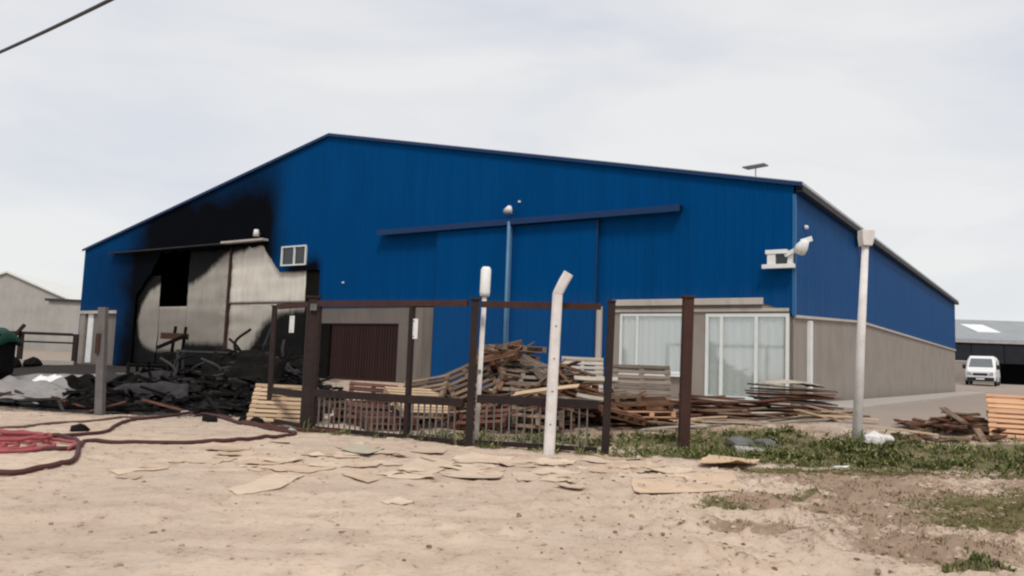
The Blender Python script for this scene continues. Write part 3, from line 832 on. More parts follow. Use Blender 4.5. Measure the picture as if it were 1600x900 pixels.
# ------------------------------------------------------------------ gate, posts and poles
def gp(x, y, z=0.0):
    return Vector((x, y, gz(x, y) + z))
def lathe_post(name, x, y, w, h, lean, mat, label, cat='post', depth=None):
    p = empty(name, gp(x, y), (0, 0, 0), label, cat)
    m = MB().bar((0, 0, -0.3), (lean[0], lean[1], h), w, depth or w)
    m.build('shaft', mat, p, bevel=0.008)
    return p
GP = {'wing': (-4.7, 16.0), 'a': (-3.63, 14.69), 'mid': (-1.65, 13.68), 'b': (-0.605, 13.04), 'c': (1.52, 12.52), 'd': (2.93, 13.44)}
pa = lathe_post('gate_post', *GP['a'], 0.16, 2.42, (0.02, 0), M['dark_steel'], 'thick dark brown gate post standing beside the pale leaning pallet')
MB().box(-0.02, 0.10, -0.15, -0.09, 2.18, 2.30).build('bracket', M['grey_steel'], pa)
MB().box(-0.11, 0.15, -0.11, 0.11, 2.42, 2.45).build('cap', M['dark_steel'], pa)
pb = lathe_post('gate_post', *GP['b'], 0.12, 2.36, (0.02, 0), M['dark_steel'], 'dark brown gate post beside the thin white-topped pole')
MB().box(-0.07, 0.11, -0.09, 0.09, 2.36, 2.39).build('cap', M['dark_steel'], pb)
pc = lathe_post('gate_post', *GP['c'], 0.11, 2.36, (0.05, 0), M['dark_steel'], 'slim dark brown end post of the gate, right of the bent concrete post')
MB().box(-0.01, 0.11, -0.07, 0.07, 2.36, 2.39).build('cap', M['dark_steel'], pc)
pd = lathe_post('steel_post', *GP['d'], 0.17, 2.54, (0.04, 0), M['rust_steel'], 'free-standing rusty brown steel post in front of the house window and glass door')
MB().box(-0.07, 0.15, -0.11, 0.11, 2.54, 2.57).build('cap', M['rust_steel'], pd)
pw = lathe_post('wing_post', *GP['wing'], 0.09, 2.32, (-0.02, 0), M['dark_steel'], 'slim dark post at the free end of the narrow gate wing')
MB().box(-0.08, 0.04, -0.06, 0.06, 2.32, 2.34).build('cap', M['dark_steel'], pw)
lp = lathe_post('concrete_post', -8.03, 16.03, 0.15, 2.12, (-0.12, 0), M['concrete_old'], 'weathered grey concrete post standing alone in front of the far left door')
MB().box(-0.16, -0.08, -0.12, -0.09, 1.2, 1.6).build('wire_tie', M['rust_steel'], lp)

def gate(name, A, B, label, zt, zm, zb, balusters, stiles=(), upper=0):
    A = Vector((A[0], A[1], 0)); B = Vector((B[0], B[1], 0)); d = B - A; ln = d.length
    z0 = min(gz(A.x, A.y), gz(B.x, B.y))
    g = empty(name, (A.x, A.y, z0), (0, 0, math.atan2(d.y, d.x)), label, 'gate')
    t_ = 0.04
    MB().box(0.12, ln - 0.12, -t_, t_, zt - 0.10, zt).build('top_rail', M['rust_steel'], g)
    MB().box(0.12, ln - 0.12, -t_, t_, zm - 0.13, zm).build('middle_rail', M['dark_steel'], g)
    MB().box(0.12, ln - 0.12, -t_, t_, zb, zb + 0.07).build('bottom_rail', M['dark_steel'], g)
    for x_ in stiles:
        x_ = x_ if x_ > 0 else ln + x_
        MB().box(x_, x_ + 0.07, -0.035, 0.035, zb + 0.07, zm - 0.13).build('stile', M['dark_steel'], g)
        MB().box(x_, x_ + 0.07, -0.035, 0.035, zm, zt - 0.10).build('stile', M['dark_steel'], g)
    bal = MB().box(-0.011, 0.011, -0.011, 0.011, zb + 0.07, zm - 0.13).mesh('baluster')
    n = max(1, int((ln - 0.4) / balusters))
    for j in range(1, n):
        share('baluster', bal, M['grey_steel'], g, (0.16 + (ln - 0.32) * j / n, 0, 0))
    if upper:
        ub = MB().box(-0.006, 0.006, -0.006, 0.006, zm, zt - 0.10).mesh('upper_rod')
        n = int((ln - 0.4) / upper)
        for j in range(1, n):
            share('upper_rod', ub, M['dark_steel'], g, (0.16 + (ln - 0.32) * j / n, 0, 0))
    return g
g1 = gate('yard_gate', GP['a'], GP['b'], 'wide dark brown steel gate leaf in front of the red-brown slatted door', 2.36, 0.76, 0.03, 0.115, (0.12,))
ml = (Vector(GP['mid']) - Vector(GP['a'])).length
MB().box(ml - 0.04, ml + 0.04, -0.05, 0.05, 0.101, 0.63).build('centre_post', M['dark_steel'], g1)
MB().box(ml - 0.035, ml + 0.035, -0.045, 0.045, 0.76, 2.26).build('centre_post', M['dark_steel'], g1)
g2 = gate('yard_gate', GP['b'], GP['c'], 'dark brown steel gate leaf crossed by the bent white concrete post', 2.34, 0.83, 0.04, 0.115)
g3 = gate('gate_wing', GP['wing'], GP['a'], 'narrow dark gate wing standing in front of the pale leaning pallet', 2.36, 0.72, 0.05, 1.2, (-0.20,))

def sign(loc, rz, w, h, label):
    s_ = empty('white_sign', loc, (0, 0, rz), label, 'sign')
    MB().box(-w / 2, w / 2, -0.012, 0.0, -h / 2, h / 2).build('plate', M['white'], s_, bevel=0.004)
    for k_ in (-1, 1):
        MB().tube([(0, -0.013, k_ * h * 0.38), (0, -0.018, k_ * h * 0.38)], 0.012, 8).build('bolt', M['grey_steel'], s_)
    return s_
da = math.atan2(GP['b'][1] - GP['a'][1], GP['b'][0] - GP['a'][0])
sign((-1.63, 13.60, 1.86), da, 0.15, 0.34, 'small white plate fixed to the centre post of the wide gate leaf')
sign((-4.15, 15.25, 1.92), math.atan2(GP['a'][1] - 16.0, GP['a'][0] + 4.7), 0.20, 0.32, 'small white plate hanging in the narrow gate wing against the black doorway')

def bent_post(x, y, h, lean, arm, r, label):
    p = empty('bent_concrete_post', gp(x, y), (0, 0, 0), label, 'post')
    m = MB(); k = Vector((lean[0], lean[1], h))
    rings = [Vector((0, 0, -0.3)), k * 0.5 + Vector((0, 0, 0)), k]
    a = k + Vector(arm)
    def ring(c, w, tilt=Vector((0, 0, 0))):
        return [c + Vector((sx * w, sy * w, 0)) + Vector((0, 0, (sx * tilt.x + sy * tilt.y) * w)) for sx, sy in ((-1, -0.65), (-0.65, -1), (0.65, -1), (1, -0.65), (1, 0.65), (0.65, 1), (-0.65, 1), (-1, 0.65))]
    ad = Vector(arm).normalized()
    tl = Vector((-ad.x, -ad.y, 0))
    rs_ = [ring(rings[0], r), ring(rings[1], r * 0.95), ring(k - Vector((0, 0, 0.03)), r * 0.9, tl * 0.4)]
    vs = sum(rs_, []); n = 8
    fs = [(i_ * n + j, i_ * n + (j + 1) % n, (i_ + 1) * n + (j + 1) % n, (i_ + 1) * n + j) for i_ in range(2) for j in range(n)]
    fs += [tuple(range(n))[::-1], tuple(range(2 * n, 3 * n))]
    m.add(vs, fs).build('shaft', M['concrete'], p, bevel=0.006)
    rs_ = [ring(k - Vector((0, 0, 0.028)), r * 0.9, tl * 0.4), ring(k + Vector(arm) * 0.5, r * 0.85, tl * 0.9), ring(a, r * 0.80, tl * 1.2)]
    vs = sum(rs_, [])
    MB().add(vs, fs).build('arm', M['concrete'], p, bevel=0.006)
    for z_ in (0.45, 0.95, 1.45, 1.95):
        q_ = k * (z_ / h)
        MB().tube([q_ + Vector((0.0, -r * 1.0, 0)), q_ + Vector((0, -r * 1.06, 0))], 0.012, 6).build('wire_hole', M['trim'], p)
    return p
bent_post(0.65, 12.40, 2.48, (0.06, 0.0), (0.16, -0.04, 0.30), 0.085, 'white concrete fence post with a bent top leaning over the gate')
tp = empty('thin_pole', gp(-0.50, 13.26), (0, 0, 0), 'thin pale pole with a white sleeve on top beside the dark gate post', 'pole')
MB().tube([(0, 0, -0.3), (0.05, 0, 2.46)], 0.042, 10).build('shaft', M['concrete'], tp, smooth=True)
MB().tube([(0.05, 0, 2.44), (0.052, 0, 2.50), (0.058, 0, 2.88), (0.058, 0, 2.93)], [0.078, 0.086, 0.086, 0.06], 12).build('sleeve', M['white'], tp, smooth=True)
MB().tube([(0.02, -0.06, 1.20), (0.02, -0.045, 1.20)], 0.03, 8).build('clamp', M['grey_steel'], tp)

up = empty('lamp_pole', gp(6.12, 14.21), (0, 0, 0), 'tall pale concrete pole with a white box on top before the long grey wall', 'pole')
m = MB(); vs = []
m.tube([(0, 0, -0.4), (0.09, 0, 1.8), (0.18, 0, 3.50)], [0.088, 0.075, 0.058], 14).build('shaft', M['concrete'], up, smooth=True)
bxm = MB(); 
bxm.prism([(0.10, 3.45), (0.26, 3.45), (0.30, 3.60), (0.31, 3.74), (0.08, 3.74), (0.08, 3.60)], -0.11, 0.11)
bxm.build('box', M['concrete'], up, bevel=0.015)
MB().tube([(0.04, 0, 1.79), (0.135, 0, 1.80)], 0.02, 6).build('clamp', M['grey_steel'], up)
# ------------------------------------------------------------------ pallets
PB = {'deck_board': MB().box(-0.5, 0.5, -0.048, 0.048, 0, 0.019).mesh('deck_board'),
      'stringer': MB().box(-0.045, 0.045, -0.6, 0.6, 0, 0.088).mesh('stringer'),
      'base_board': MB().box(-0.5, 0.5, -0.05, 0.05, 0, 0.019).mesh('base_board')}
def pallet(loc, rot, mat, label, group=None, missing=0, boards=7, sc=(1, 1, 1)):
    p = empty('pallet', loc, rot, label, 'pallet', group)
    p.scale = sc
    gone = random.sample(range(boards), missing)
    for j in range(boards):
        y = -0.55 + 1.10 * j / (boards - 1)
        if j in gone: continue
        share('deck_board', PB['deck_board'], M[mat], p, (random.uniform(-.01, .01), y, 0.1085), (0, 0, random.uniform(-.02, .02)))
    for x in (-0.45, 0, 0.45):
        share('stringer', PB['stringer'], M[mat], p, (x, 0, 0.02))
    for y in (-0.54, 0, 0.54):
        share('base_board', PB['base_board'], M[mat], p, (0, y, 0.0))
    return p
HEAP = 'pallets thrown on the big heap'
def heap_h(x, y):
    return (1.42 * math.exp(-((x - 0.05) / 0.75) ** 2 - ((y - 17.2) / 1.0) ** 2) + 0.98 * math.exp(-((x - 1.5) / 0.9) ** 2 - ((y - 17.0) / 1.1) ** 2)
            + 0.72 * math.exp(-((x + 1.5) / 0.9) ** 2 - ((y - 17.4) / 1.0) ** 2) + 0.45 * math.exp(-((x - 0.4) / 1.4) ** 2 - ((y - 15.8) / 0.8) ** 2))
ORD = ['bottom', 'second', 'third', 'fourth', 'fifth', 'sixth', 'seventh', 'eighth', 'ninth', 'tenth', 'eleventh', 'twelfth']
def stack(x, y, rz, n, mats, label, tilt=0.05, jit=0.10, dz=0.137, z0=0.0, group=HEAP):
    z = gz(x, y) + z0 + 0.01
    for j in range(n):
        f = j / max(1, n - 1)
        pallet((x + random.uniform(-jit, jit), y + random.uniform(-jit, jit), z), (random.uniform(-tilt, tilt) * (0.3 + f), random.uniform(-tilt, tilt) * (0.3 + f), rz + random.uniform(-.22, .22)),
               random.choice(mats), (ORD[j] if j < n - 1 else 'topmost') + ' ' + label, group, missing=random.choice((0, 0, 1, 2)))
        z += dz + 0.02 * f
old = ['w_old', 'w_old', 'w_grey', 'w_brown']
stack(0.02, 17.5, 0.25, 11, old, 'weathered pallet in the tall middle stack of the big heap', 0.07)
stack(1.20, 17.5, -0.3, 7, old, 'weathered pallet in the stack right of the heap\'s tall middle', 0.08)
stack(-1.25, 17.9, 0.5, 5, old, 'weathered pallet in the low stack left of the heap\'s tall middle', 0.07)
stack(2.2, 16.9, 0.15, 4, ['w_brown', 'w_old'], 'brown pallet in the low stack at the right end of the big heap', 0.06)
stack(0.7, 16.2, 0.6, 4, ['w_brown', 'w_red', 'w_old'], 'brown pallet in the front stack of the big heap', 0.08)
stack(-0.5, 16.3, -0.2, 3, ['w_red', 'w_brown'], 'reddish pallet in the low front row behind the gate post', 0.05)
stack(-2.3, 17.3, 0.2, 3, ['w_old', 'w_red'], 'old pallet in the low stack left end of the heap', 0.05)
# tilted ones thrown on top
for x, y, z, rx, ry, rz, mt, lb in [
        (0.15, 17.0, 1.22, 0.55, 0.10, 0.4, 'w_old', 'tilted weathered pallet lying near the top of the big heap'),
        (0.25, 16.4, 0.85, 0.75, 0.0, -0.3, 'w_grey', 'grey pallet leaning on the front of the big heap'),
        (1.35, 16.5, 0.80, 0.6, 0.25, 0.2, 'w_brown', 'brown pallet sliding off the right shoulder of the heap'),
        (-0.75, 16.9, 0.85, 0.6, -0.45, 0.15, 'w_old', 'old pallet leaning on the left flank of the tall stack'),
        (-1.75, 16.8, 0.62, 0.5, -0.2, -0.2, 'w_old', 'old pallet lying slanted on the low left part of the heap'),
        (-0.25, 17.1, 1.42, 0.30, -0.25, -0.2, 'w_brown', 'brown pallet lying skewed on the very top of the heap'),
        (0.85, 16.75, 0.98, 0.45, 0.3, 0.6, 'w_grey', 'grey pallet tilted right of the top of the heap'),
        (0.55, 15.75, 0.50, 0.65, 0.05, 0.1, 'w_old', 'old pallet leaning low on the heap behind the bent post'),
        (-0.35, 15.9, 0.42, 0.55, -0.1, -0.35, 'w_red', 'reddish pallet leaning low just right of the dark gate post'),
        (-2.75, 16.5, 0.42, 0.6, 0.05, 0.2, 'w_red', 'dark reddish pallet leaning in front of the slatted door'),
        (2.05, 16.2, 0.42, 0.35, 0.2, 0.5, 'w_brown', 'brown pallet slanting at the right foot of the heap')]:
    pallet((x, y, gz(x, y) + z - 0.05), (rx, ry, rz), mt, lb, HEAP, missing=1)
pallet((1.66, 18.3, gz(1.6, 18.3) + 0.80), (1.05, 0.0, -0.08), 'w_white', 'bleached pale pallet propped behind the right shoulder of the heap', None, 0, 8, (0.95, 0.75, 1))
pallet((3.15, 19.1, gz(3.1, 19.1) + 0.42), (1.02, 0.0, -0.12), 'w_grey', 'pale grey pallet leaning below the white-framed window', None, 0, 8, (1.35, 0.9, 1))
# pale pallet leaning by the gate wing
ppl = pallet((-4.42, 16.02, gz(-4.4, 16.0) + 0.36), (1.02, 0.0, -0.06), 'w_pale', 'clean pale pallet leaning back behind the narrow gate wing', None, 0, 9, (1.25, 0.68, 1))
# pale lattice pallet lying in front of the slatted door
pallet((-1.75, 16.1, gz(-1.75, 16.1) + 0.42), (0.38, 0.03, 0.55), 'w_pale', 'pale pallet lying slanted inside the gate before the slatted door', None, 0, 9, (1.15, 0.95, 1))
stack(-3.1, 17.0, 0.1, 3, ['w_red', 'w_brown'], 'dark reddish pallet of the low stack right of the thick gate post', 0.03, 0.08, group='low red stack by the gate')
stack(-2.35, 15.75, 0.3, 2, ['w_red', 'w_brown'], 'reddish low pallet under the pale slanted one', 0.02, 0.06, group='low pallets by the gate')
# flat brown pallets right of the gate
for j in range(3):
    pallet((2.75 + 0.05 * j, 16.7 + 0.06 * j, gz(2.75, 16.7) + 0.02 + 0.15 * j), (0.05 * j, -0.03 * j, 0.35 - 0.2 * j), ['w_brown', 'w_orange', 'w_brown'][j],
           ['lowest brown pallet of the low stack behind the rusty post', 'orange-tinted pallet in the middle of the low stack behind the rusty post', 'topmost brown pallet of the low stack behind the rusty post'][j], 'low stack behind the rusty post')
# orange stack at the right edge
pallet((9.02, 13.95, gz(8.9, 13.9) + 0.26), (0.98, 0.0, -0.50), 'w_orange', 'front orange slatted pallet leaning back at the right edge', 'orange pallets', 0, 8, (1.25, 0.62, 1))
pallet((9.22, 14.32, gz(9.1, 14.3) + 0.30), (1.02, 0.0, -0.46), 'w_orange', 'rear orange slatted pallet leaning behind the front one at the right edge', 'orange pallets', 0, 8, (1.25, 0.62, 1))

stack(9.62, 14.98, -0.48, 4, ['w_orange', 'w_brown'], 'flat pallet of the low stack behind the leaning orange pallets', 0.01, 0.03, group='flat stack behind the orange pallets')
stack(-4.35, 16.78, -0.06, 4, ['w_old', 'w_brown'], 'flat pallet of the low stack behind the pale leaning pallet', 0.01, 0.03, group='flat stack behind the pale pallet')
CN = {'w_old': 'weathered', 'w_grey': 'grey', 'w_brown': 'brown', 'w_red': 'reddish', 'w_pale': 'pale', 'w_white': 'bleached'}
# loose planks: four broken-ended shapes, shared
def plank_mesh(l, w, th, seed):
    r = random.Random(seed)
    n = 6; vs = []; fs = []
    bow = r.uniform(-0.02, 0.02)
    for side in (0, 1):
        pass
    top = []
    for j in range(n + 1):
        x = -l / 2 + l * j / n
        for sy in (-1, 1):
            e = r.uniform(-0.06, 0.03) if j in (0, n) else 0
            b_ = bow * (1 - (2 * j / n - 1) ** 2)
            top.append((x + (e if j else -e), sy * w / 2, b_))
    k_ = len(top)
    vs = [(x, y, z) for x, y, z in top] + [(x, y, z + th) for x, y, z in top]
    for j in range(n):
        a = 2 * j
        fs += [(a, a + 1, a + 3, a + 2), (k_ + a, k_ + a + 2, k_ + a + 3, k_ + a + 1), (a, a + 2, k_ + a + 2, k_ + a), (a + 1, k_ + a + 1, k_ + a + 3, a + 3)]
    fs += [(0, k_, k_ + 1, 1), (2 * n, 2 * n + 1, k_ + 2 * n + 1, k_ + 2 * n)]
    return MB().add(vs, fs).mesh('plank')
PM = [plank_mesh(l, w, th, i_) for i_, (l, w, th) in enumerate([(1.1, 0.095, 0.022), (0.9, 0.11, 0.022), (1.3, 0.09, 0.025), (0.65, 0.10, 0.03), (1.5, 0.14, 0.03), (0.45, 0.12, 0.04)])]
def plank(x, y, z, rot, mat, label, group, k_=None, cat='plank', name='plank'):
    o = share(name, PM[k_ if k_ is not None else random.randrange(4)], M[mat], None, (x, y, z), rot)
    return tag(o, label, cat, group)
for j in range(75):
    x = random.gauss(0.35, 1.35); y = random.uniform(15.4, 17.6)
    if x < -2.9 or x > 3.0: continue
    h = heap_h(x, y)
    if h < 0.15: continue
    mt = random.choices(['w_old', 'w_grey', 'w_brown', 'w_red', 'w_pale'], [5, 3, 4, 2, 0.9])[0]
    zone = 'left flank' if x < -0.7 else ('tall middle' if x < 0.8 else 'right shoulder')
    plank(x, y, gz(x, y) + h * random.uniform(0.75, 1.0) + 0.06, (random.gauss(0, 0.35), random.gauss(0, 0.35), random.gauss(0.1, 0.7)),
          mt, 'loose ' + CN[mt] + ' plank strewn over the ' + zone + ' of the big pallet heap', 'loose planks on the heap')
for x, y, z, ry, rz, k_, mt, lb in [(0.75, 15.75, 0.80, -0.16, 0.05, 2, 'w_pale', 'long pale plank sloping across the front of the heap left of the bent post'),
                                (1.75, 16.0, 0.98, 0.0, 0.15, 1, 'w_white', 'short bright white board lying on the heap beside the gate end post'),
                                (1.65, 15.9, 0.62, 0.12, -0.2, 3, 'w_white', 'short pale board low on the heap beside the gate end post')]:
    plank(x, y, gz(x, y) + z, (0.7, ry, rz), mt, lb, None, k_)
# reddish boards lying right of the rusty post and the flat stack by the corner
for j in range(34):
    x = random.uniform(3.2, 5.4); y = random.uniform(16.9, 17.8)
    plank(x, y, gz(x, y) + 0.02 + 0.045 * (j % 8), (random.gauss(0, .06), random.gauss(0, .06), random.gauss(0.02, 0.16)), (mt := random.choice(['w_red', 'w_red', 'w_brown', 'w_old'])),
          CN[mt] + ' board lying in the low row before the glass door', 'boards before the glass door', 4)
for j in range(26):
    x = random.uniform(3.0, 7.2); y = random.uniform(15.6, 17.0) + 0.12 * (x - 3)
    plank(x, y, gz(x, y) + 0.03 + 0.03 * (j % 3), (random.gauss(0, .08), random.gauss(0, .08), random.gauss(0.0, 0.4)), (mt := random.choice(['w_pale', 'w_brown', 'w_white', 'w_pale', 'w_old'])),
          'loose ' + CN[mt] + ' board lying on the ground between the rusty post and the tall pole', 'loose boards on the ground', random.choice((0, 2, 4)))
bs = MB()
for j in range(9):
    x = 6.35 + random.uniform(-0.15, 0.15); y = 18.0 + random.uniform(-0.12, 0.12)
    sh_ = MB().prism([(-0.85 - random.uniform(0, .15), -0.45), (0.80, -0.45 - random.uniform(0, .1)), (0.85 + random.uniform(0, .2), 0.45), (-0.85, 0.42)], 0, 0.035, 'z')
    o = sh_.build('board_sheet', M[['w_old', 'w_red', 'w_brown', 'w_grey'][j % 4]])
    o.location = (x, y, gz(6.3, 18.0) + 0.02 + 0.058 * j); o.rotation_euler = (random.gauss(0, .02), random.gauss(0.03, .025), random.gauss(0.15, .1))
    tag(o, (ORD[j] if j < 8 else 'topmost') + ' thick board in the flat stack by the warehouse corner', 'board', 'flat board stack by the corner')
m = MB(); n = 14; vs = []
for a in range(n + 1):
    for b in range(n + 1):
        u_, v_ = a / n * 2 - 1, b / n * 2 - 1
        vs.append((u_ * 0.62, v_ * 0.42, 0.10 * (1 - u_ * u_) * (1 - 0.6 * v_ * v_) + 0.03 * mnoise.noise(Vector((u_ * 3, v_ * 3, 1))) - 0.02 * (abs(u_) > 0.9)))
m.add(vs, [(a * (n + 1) + b, (a + 1) * (n + 1) + b, (a + 1) * (n + 1) + b + 1, a * (n + 1) + b + 1) for a in range(n) for b in range(n)])
o = m.build('canvas_cover', M['w_white'], None, smooth=True)
o.modifiers.new('thick', 'SOLIDIFY').thickness = 0.012
o.location = (6.3, 18.05, gz(6.3, 18.0) + 0.57); o.rotation_euler = (0, 0.02, 0.15)
tag(o, 'pale crumpled canvas lying on the flat board stack by the corner', 'canvas')

# mound of broken wood at the right
def mound_h(x, y):
    return 0.38 * math.exp(-((x - 8.1) / 0.52) ** 2 - ((y - 14.6) / 0.6) ** 2)
for j in range(75):
    x = random.gauss(8.05, 0.42); y = random.gauss(14.55, 0.4)
    plank(x, y, gz(x, y) + mound_h(x, y) * random.uniform(0.3, 1.0), (random.gauss(0, .22), random.gauss(0, .2), random.uniform(0, 3.1)), (mt := random.choice(['w_brown', 'w_brown', 'w_old', 'w_red'])),
          'broken ' + CN[mt] + ' offcut in the mound beside the orange pallets', 'offcuts in the brown mound', random.choice((3, 5, 5, 1)), 'offcut', 'offcut')
plank(6.95, 14.45, gz(6.95, 14.45) + 0.10, (0.05, 0.05, -0.5), 'w_pale', 'pale plank lying on rubble beside the tall pole', None, 2)
# whitish rubble at the pole's foot
def rock(x, y, r, mat, label, seed, zs=0.7):
    bm = bmesh.new(); bmesh.ops.create_icosphere(bm, subdivisions=2, radius=r)
    for v in bm.verts:
        k_ = 1 + 0.35 * mnoise.noise(v.co * (1.6 / r) + Vector((seed * 7.1, 0, 0)))
        v.co = Vector((v.co.x * k_ * 1.25, v.co.y * k_, v.co.z * k_ * zs))
    me = bpy.data.meshes.new('rubble_lump'); bm.to_mesh(me); bm.free(); me.materials.append(mat)
    o = link(bpy.data.objects.new('rubble_lump', me)); o.location = (x, y, gz(x, y, True) + r * 0.3)
    o.rotation_euler = (0, 0, seed)
    return tag(o, label, 'rubble')
rock(6.33, 13.95, 0.20, M['concrete'], 'largest white rubble lump at the foot of the tall pole', 1)
rock(6.60, 14.10, 0.13, M['concrete'], 'white rubble lump right of the largest one by the tall pole', 2)
rock(6.12, 13.80, 0.09, M['concrete'], 'smallest white rubble lump left of the tall pole', 3)
m_ = rock(3.95, 13.75, 0.22, M['sack'], 'dark grey plastic sack lying in the weeds right of the rusty post', 4, 0.55); m_.name = 'plastic_sack'; m_['category'] = 'sack'
m_ = rock(4.40, 13.85, 0.17, M['sack'], 'smaller grey plastic sack lying in the weeds behind the pale slab', 5, 0.55); m_.name = 'plastic_sack'; m_['category'] = 'sack'
o = MB().prism([(-0.28, -0.14), (0.26, -0.16), (0.30, 0.12), (-0.22, 0.16)], 0, 0.05, 'z').build('stone_slab', M['ledge'])
o.location = (3.95, 13.15, gz(3.95, 13.15) + 0.05); o.rotation_euler = (0.1, 0.05, 0.1); tag(o, 'pale broken slab lying in the weeds in front of the grey sacks', 'slab')

# ------------------------------------------------------------------ cardboard on the dirt
def sheet_of(poly, mat, label, name='cardboard_sheet', cat='cardboard', curl=0.03, lift=0.006, th=0.006, seed=0, n=12):
    cx = sum(p[0] for p in poly) / len(poly); cy = sum(p[1] for p in poly) / len(poly)
    rr = max(math.hypot(p[0] - cx, p[1] - cy) for p in poly)
    bm = bmesh.new()
    vs = [bm.verts.new((p[0] - cx, p[1] - cy, 0)) for p in poly]
    bm.faces.new(vs)
    bmesh.ops.subdivide_edges(bm, edges=bm.edges[:], cuts=5, use_grid_fill=True)
    bmesh.ops.triangulate(bm, faces=bm.faces[:])
    bmesh.ops.subdivide_edges(bm, edges=[e for e in bm.edges if e.calc_length() > rr * 0.35], cuts=2)
    bmesh.ops.triangulate(bm, faces=bm.faces[:])
    a = seed * 2.4; base = gz(cx, cy)
    for v in bm.verts:
        x, y = v.co.x, v.co.y
        u_ = (x * math.cos(a) + y * math.sin(a)) / rr
        w_ = 0.012 * mnoise.noise(Vector((x * 9 + seed, y * 9, 0))) if v.is_boundary else 0
        v.co.x += w_; v.co.y += w_
        g_ = max(gz(cx + x, cy + y, True), gz(cx + x, cy + y)) - base
        v.co.z = 0.85 * g_ + lift + curl * max(0, u_) ** 2 + curl * 0.5 * max(0, -u_) ** 3 + 0.008 * mnoise.noise(Vector((x * 3 + seed, y * 3, 4)))
    me = bpy.data.meshes.new(name); bm.to_mesh(me); bm.free(); me.materials.append(M[mat])
    o = link(bpy.data.objects.new(name, me)); o.location = (cx, cy, base)
    so = o.modifiers.new('thick', 'SOLIDIFY'); so.thickness = th; so.offset = 1
    return tag(o, label, cat)
CARDS = [
 ([(-2.71, 8.04), (-2.54, 7.82), (-2.26, 8.28), (-2.22, 9.04), (-2.54, 9.02)], 'card_pale', 'large pale cardboard sheet nearest the camera left of centre', .05),
 ([(-4.32, 8.88), (-4.09, 8.66), (-3.84, 9.29), (-4.10, 9.45)], 'card_pale', 'yellowish cardboard strip right of the red hose coil', .03),
 ([(-4.06, 8.52), (-3.79, 8.40), (-3.82, 8.64), (-4.04, 8.68)], 'card', 'small cardboard scrap just below the yellowish strip', .03),
 ([(-4.09, 9.99), (-3.49, 9.79), (-3.41, 10.41), (-3.98, 10.35)], 'card_pale', 'flat pale cardboard below the long dark hose', .03),
 ([(-3.23, 10.01), (-2.81, 9.95), (-2.56, 10.45), (-3.05, 10.51)], 'card', 'curled brown cardboard right of the flat pale one below the hose', .07),
 ([(-1.85, 9.24), (-1.46, 8.72), (-1.38, 8.98), (-1.73, 9.33)], 'card', 'narrow brown cardboard strip lying diagonally near the centre', .04),
 ([(-1.16, 7.62), (-1.0, 7.42), (-0.84, 7.70), (-1.0, 7.84)], 'card_pale', 'small pale cardboard piece alone in the foreground dirt', .03),
 ([(-1.30, 9.83), (-0.87, 9.24), (-0.67, 10.89), (-1.20, 11.31)], 'card_pale', 'broad pale cardboard sheet with a raised right edge before the gate', .06),
 ([(-0.60, 9.97), (-0.26, 9.73), (0.01, 10.19), (-0.33, 10.53)], 'card', 'brown cardboard flap below the dark gate post', .07),
 ([(-0.79, 11.15), (0.0, 10.83), (0.11, 11.82), (-0.50, 12.10)], 'card_pale', 'pale cardboard lying at the foot of the dark gate post', .05),
 ([(0.08, 9.87), (0.19, 9.12), (0.97, 9.79), (0.67, 10.57)], 'card_pale', 'pale cardboard sheet in front of the bent concrete post', .04),
 ([(1.40, 9.06), (1.46, 8.80), (2.62, 9.12), (3.03, 10.77), (1.63, 10.35)], 'card', 'largest flat tan cardboard sheet right of centre', .035),
 ([(-2.76, 10.97), (-2.29, 10.81), (-2.23, 11.35), (-2.70, 11.45)], 'card', 'small tan cardboard left of the pale plastic film', .05),
 ([(-1.38, 11.72), (-0.91, 11.55), (-0.87, 12.24), (-1.31, 12.26)], 'card_pale', 'pale cardboard lying close to the foot of the wide gate leaf', .05),
 ([(1.05, 11.6), (1.72, 11.4), (1.75, 12.0), (1.2, 12.1)], 'card_pale', 'pale cardboard at the foot of the gate end post', .03),
 ([(1.25, 11.0), (1.9, 10.75), (2.15, 11.2), (1.5, 11.45)], 'card', 'tan cardboard strip just behind the largest flat sheet', .03),
 ([(-2.0, 10.0), (-1.72, 9.82), (-1.5, 10.3), (-1.85, 10.4)], 'card', 'crumpled brown cardboard left of the broad raised sheet', .08),
 ([(0.35, 11.2), (0.8, 11.0), (1.0, 11.5), (0.5, 11.7)], 'card_pale', 'pale cardboard between the bent post and the dark gate post', .06),
 ([(-3.0, 9.45), (-2.8, 9.3), (-2.55, 9.5), (-2.8, 9.62)], 'card', 'small tan scrap behind the large near-left cardboard sheet', .05),
]
for j, (poly, mt, lb, cu) in enumerate(CARDS):
    sheet_of(poly, mt, lb, curl=cu * 0.55, seed=j * 1.37)
SR = random.Random(9)
for j in range(60):
    cx_, cy_ = SR.uniform(-4.2, 2.4), SR.gauss(10.7, 0.9)
    if cy_ > 12.4 - 0.12 * cx_ or cy_ < 8.0: continue
    k_ = SR.choice((4, 4, 5)); r_ = SR.uniform(0.09, 0.34); a_ = SR.uniform(0, 3)
    poly = [(cx_ + r_ * SR.uniform(.7, 1.25) * math.cos(a_ + q * 6.283 / k_) * 1.3, cy_ + r_ * SR.uniform(.7, 1.25) * math.sin(a_ + q * 6.283 / k_)) for q in range(k_)]
    sheet_of(poly, SR.choice(['card', 'card_pale', 'card_pale']), 'torn cardboard scrap in the litter ' + ('left of the thick gate post' if cx_ < -2.4 else 'before the wide gate leaf' if cx_ < -0.4 else 'in front of the bent concrete post'), curl=SR.uniform(.01, .05), seed=j * 2.1 + 40, lift=SR.uniform(.004, .02))['group'] = 'torn scraps before the gate'
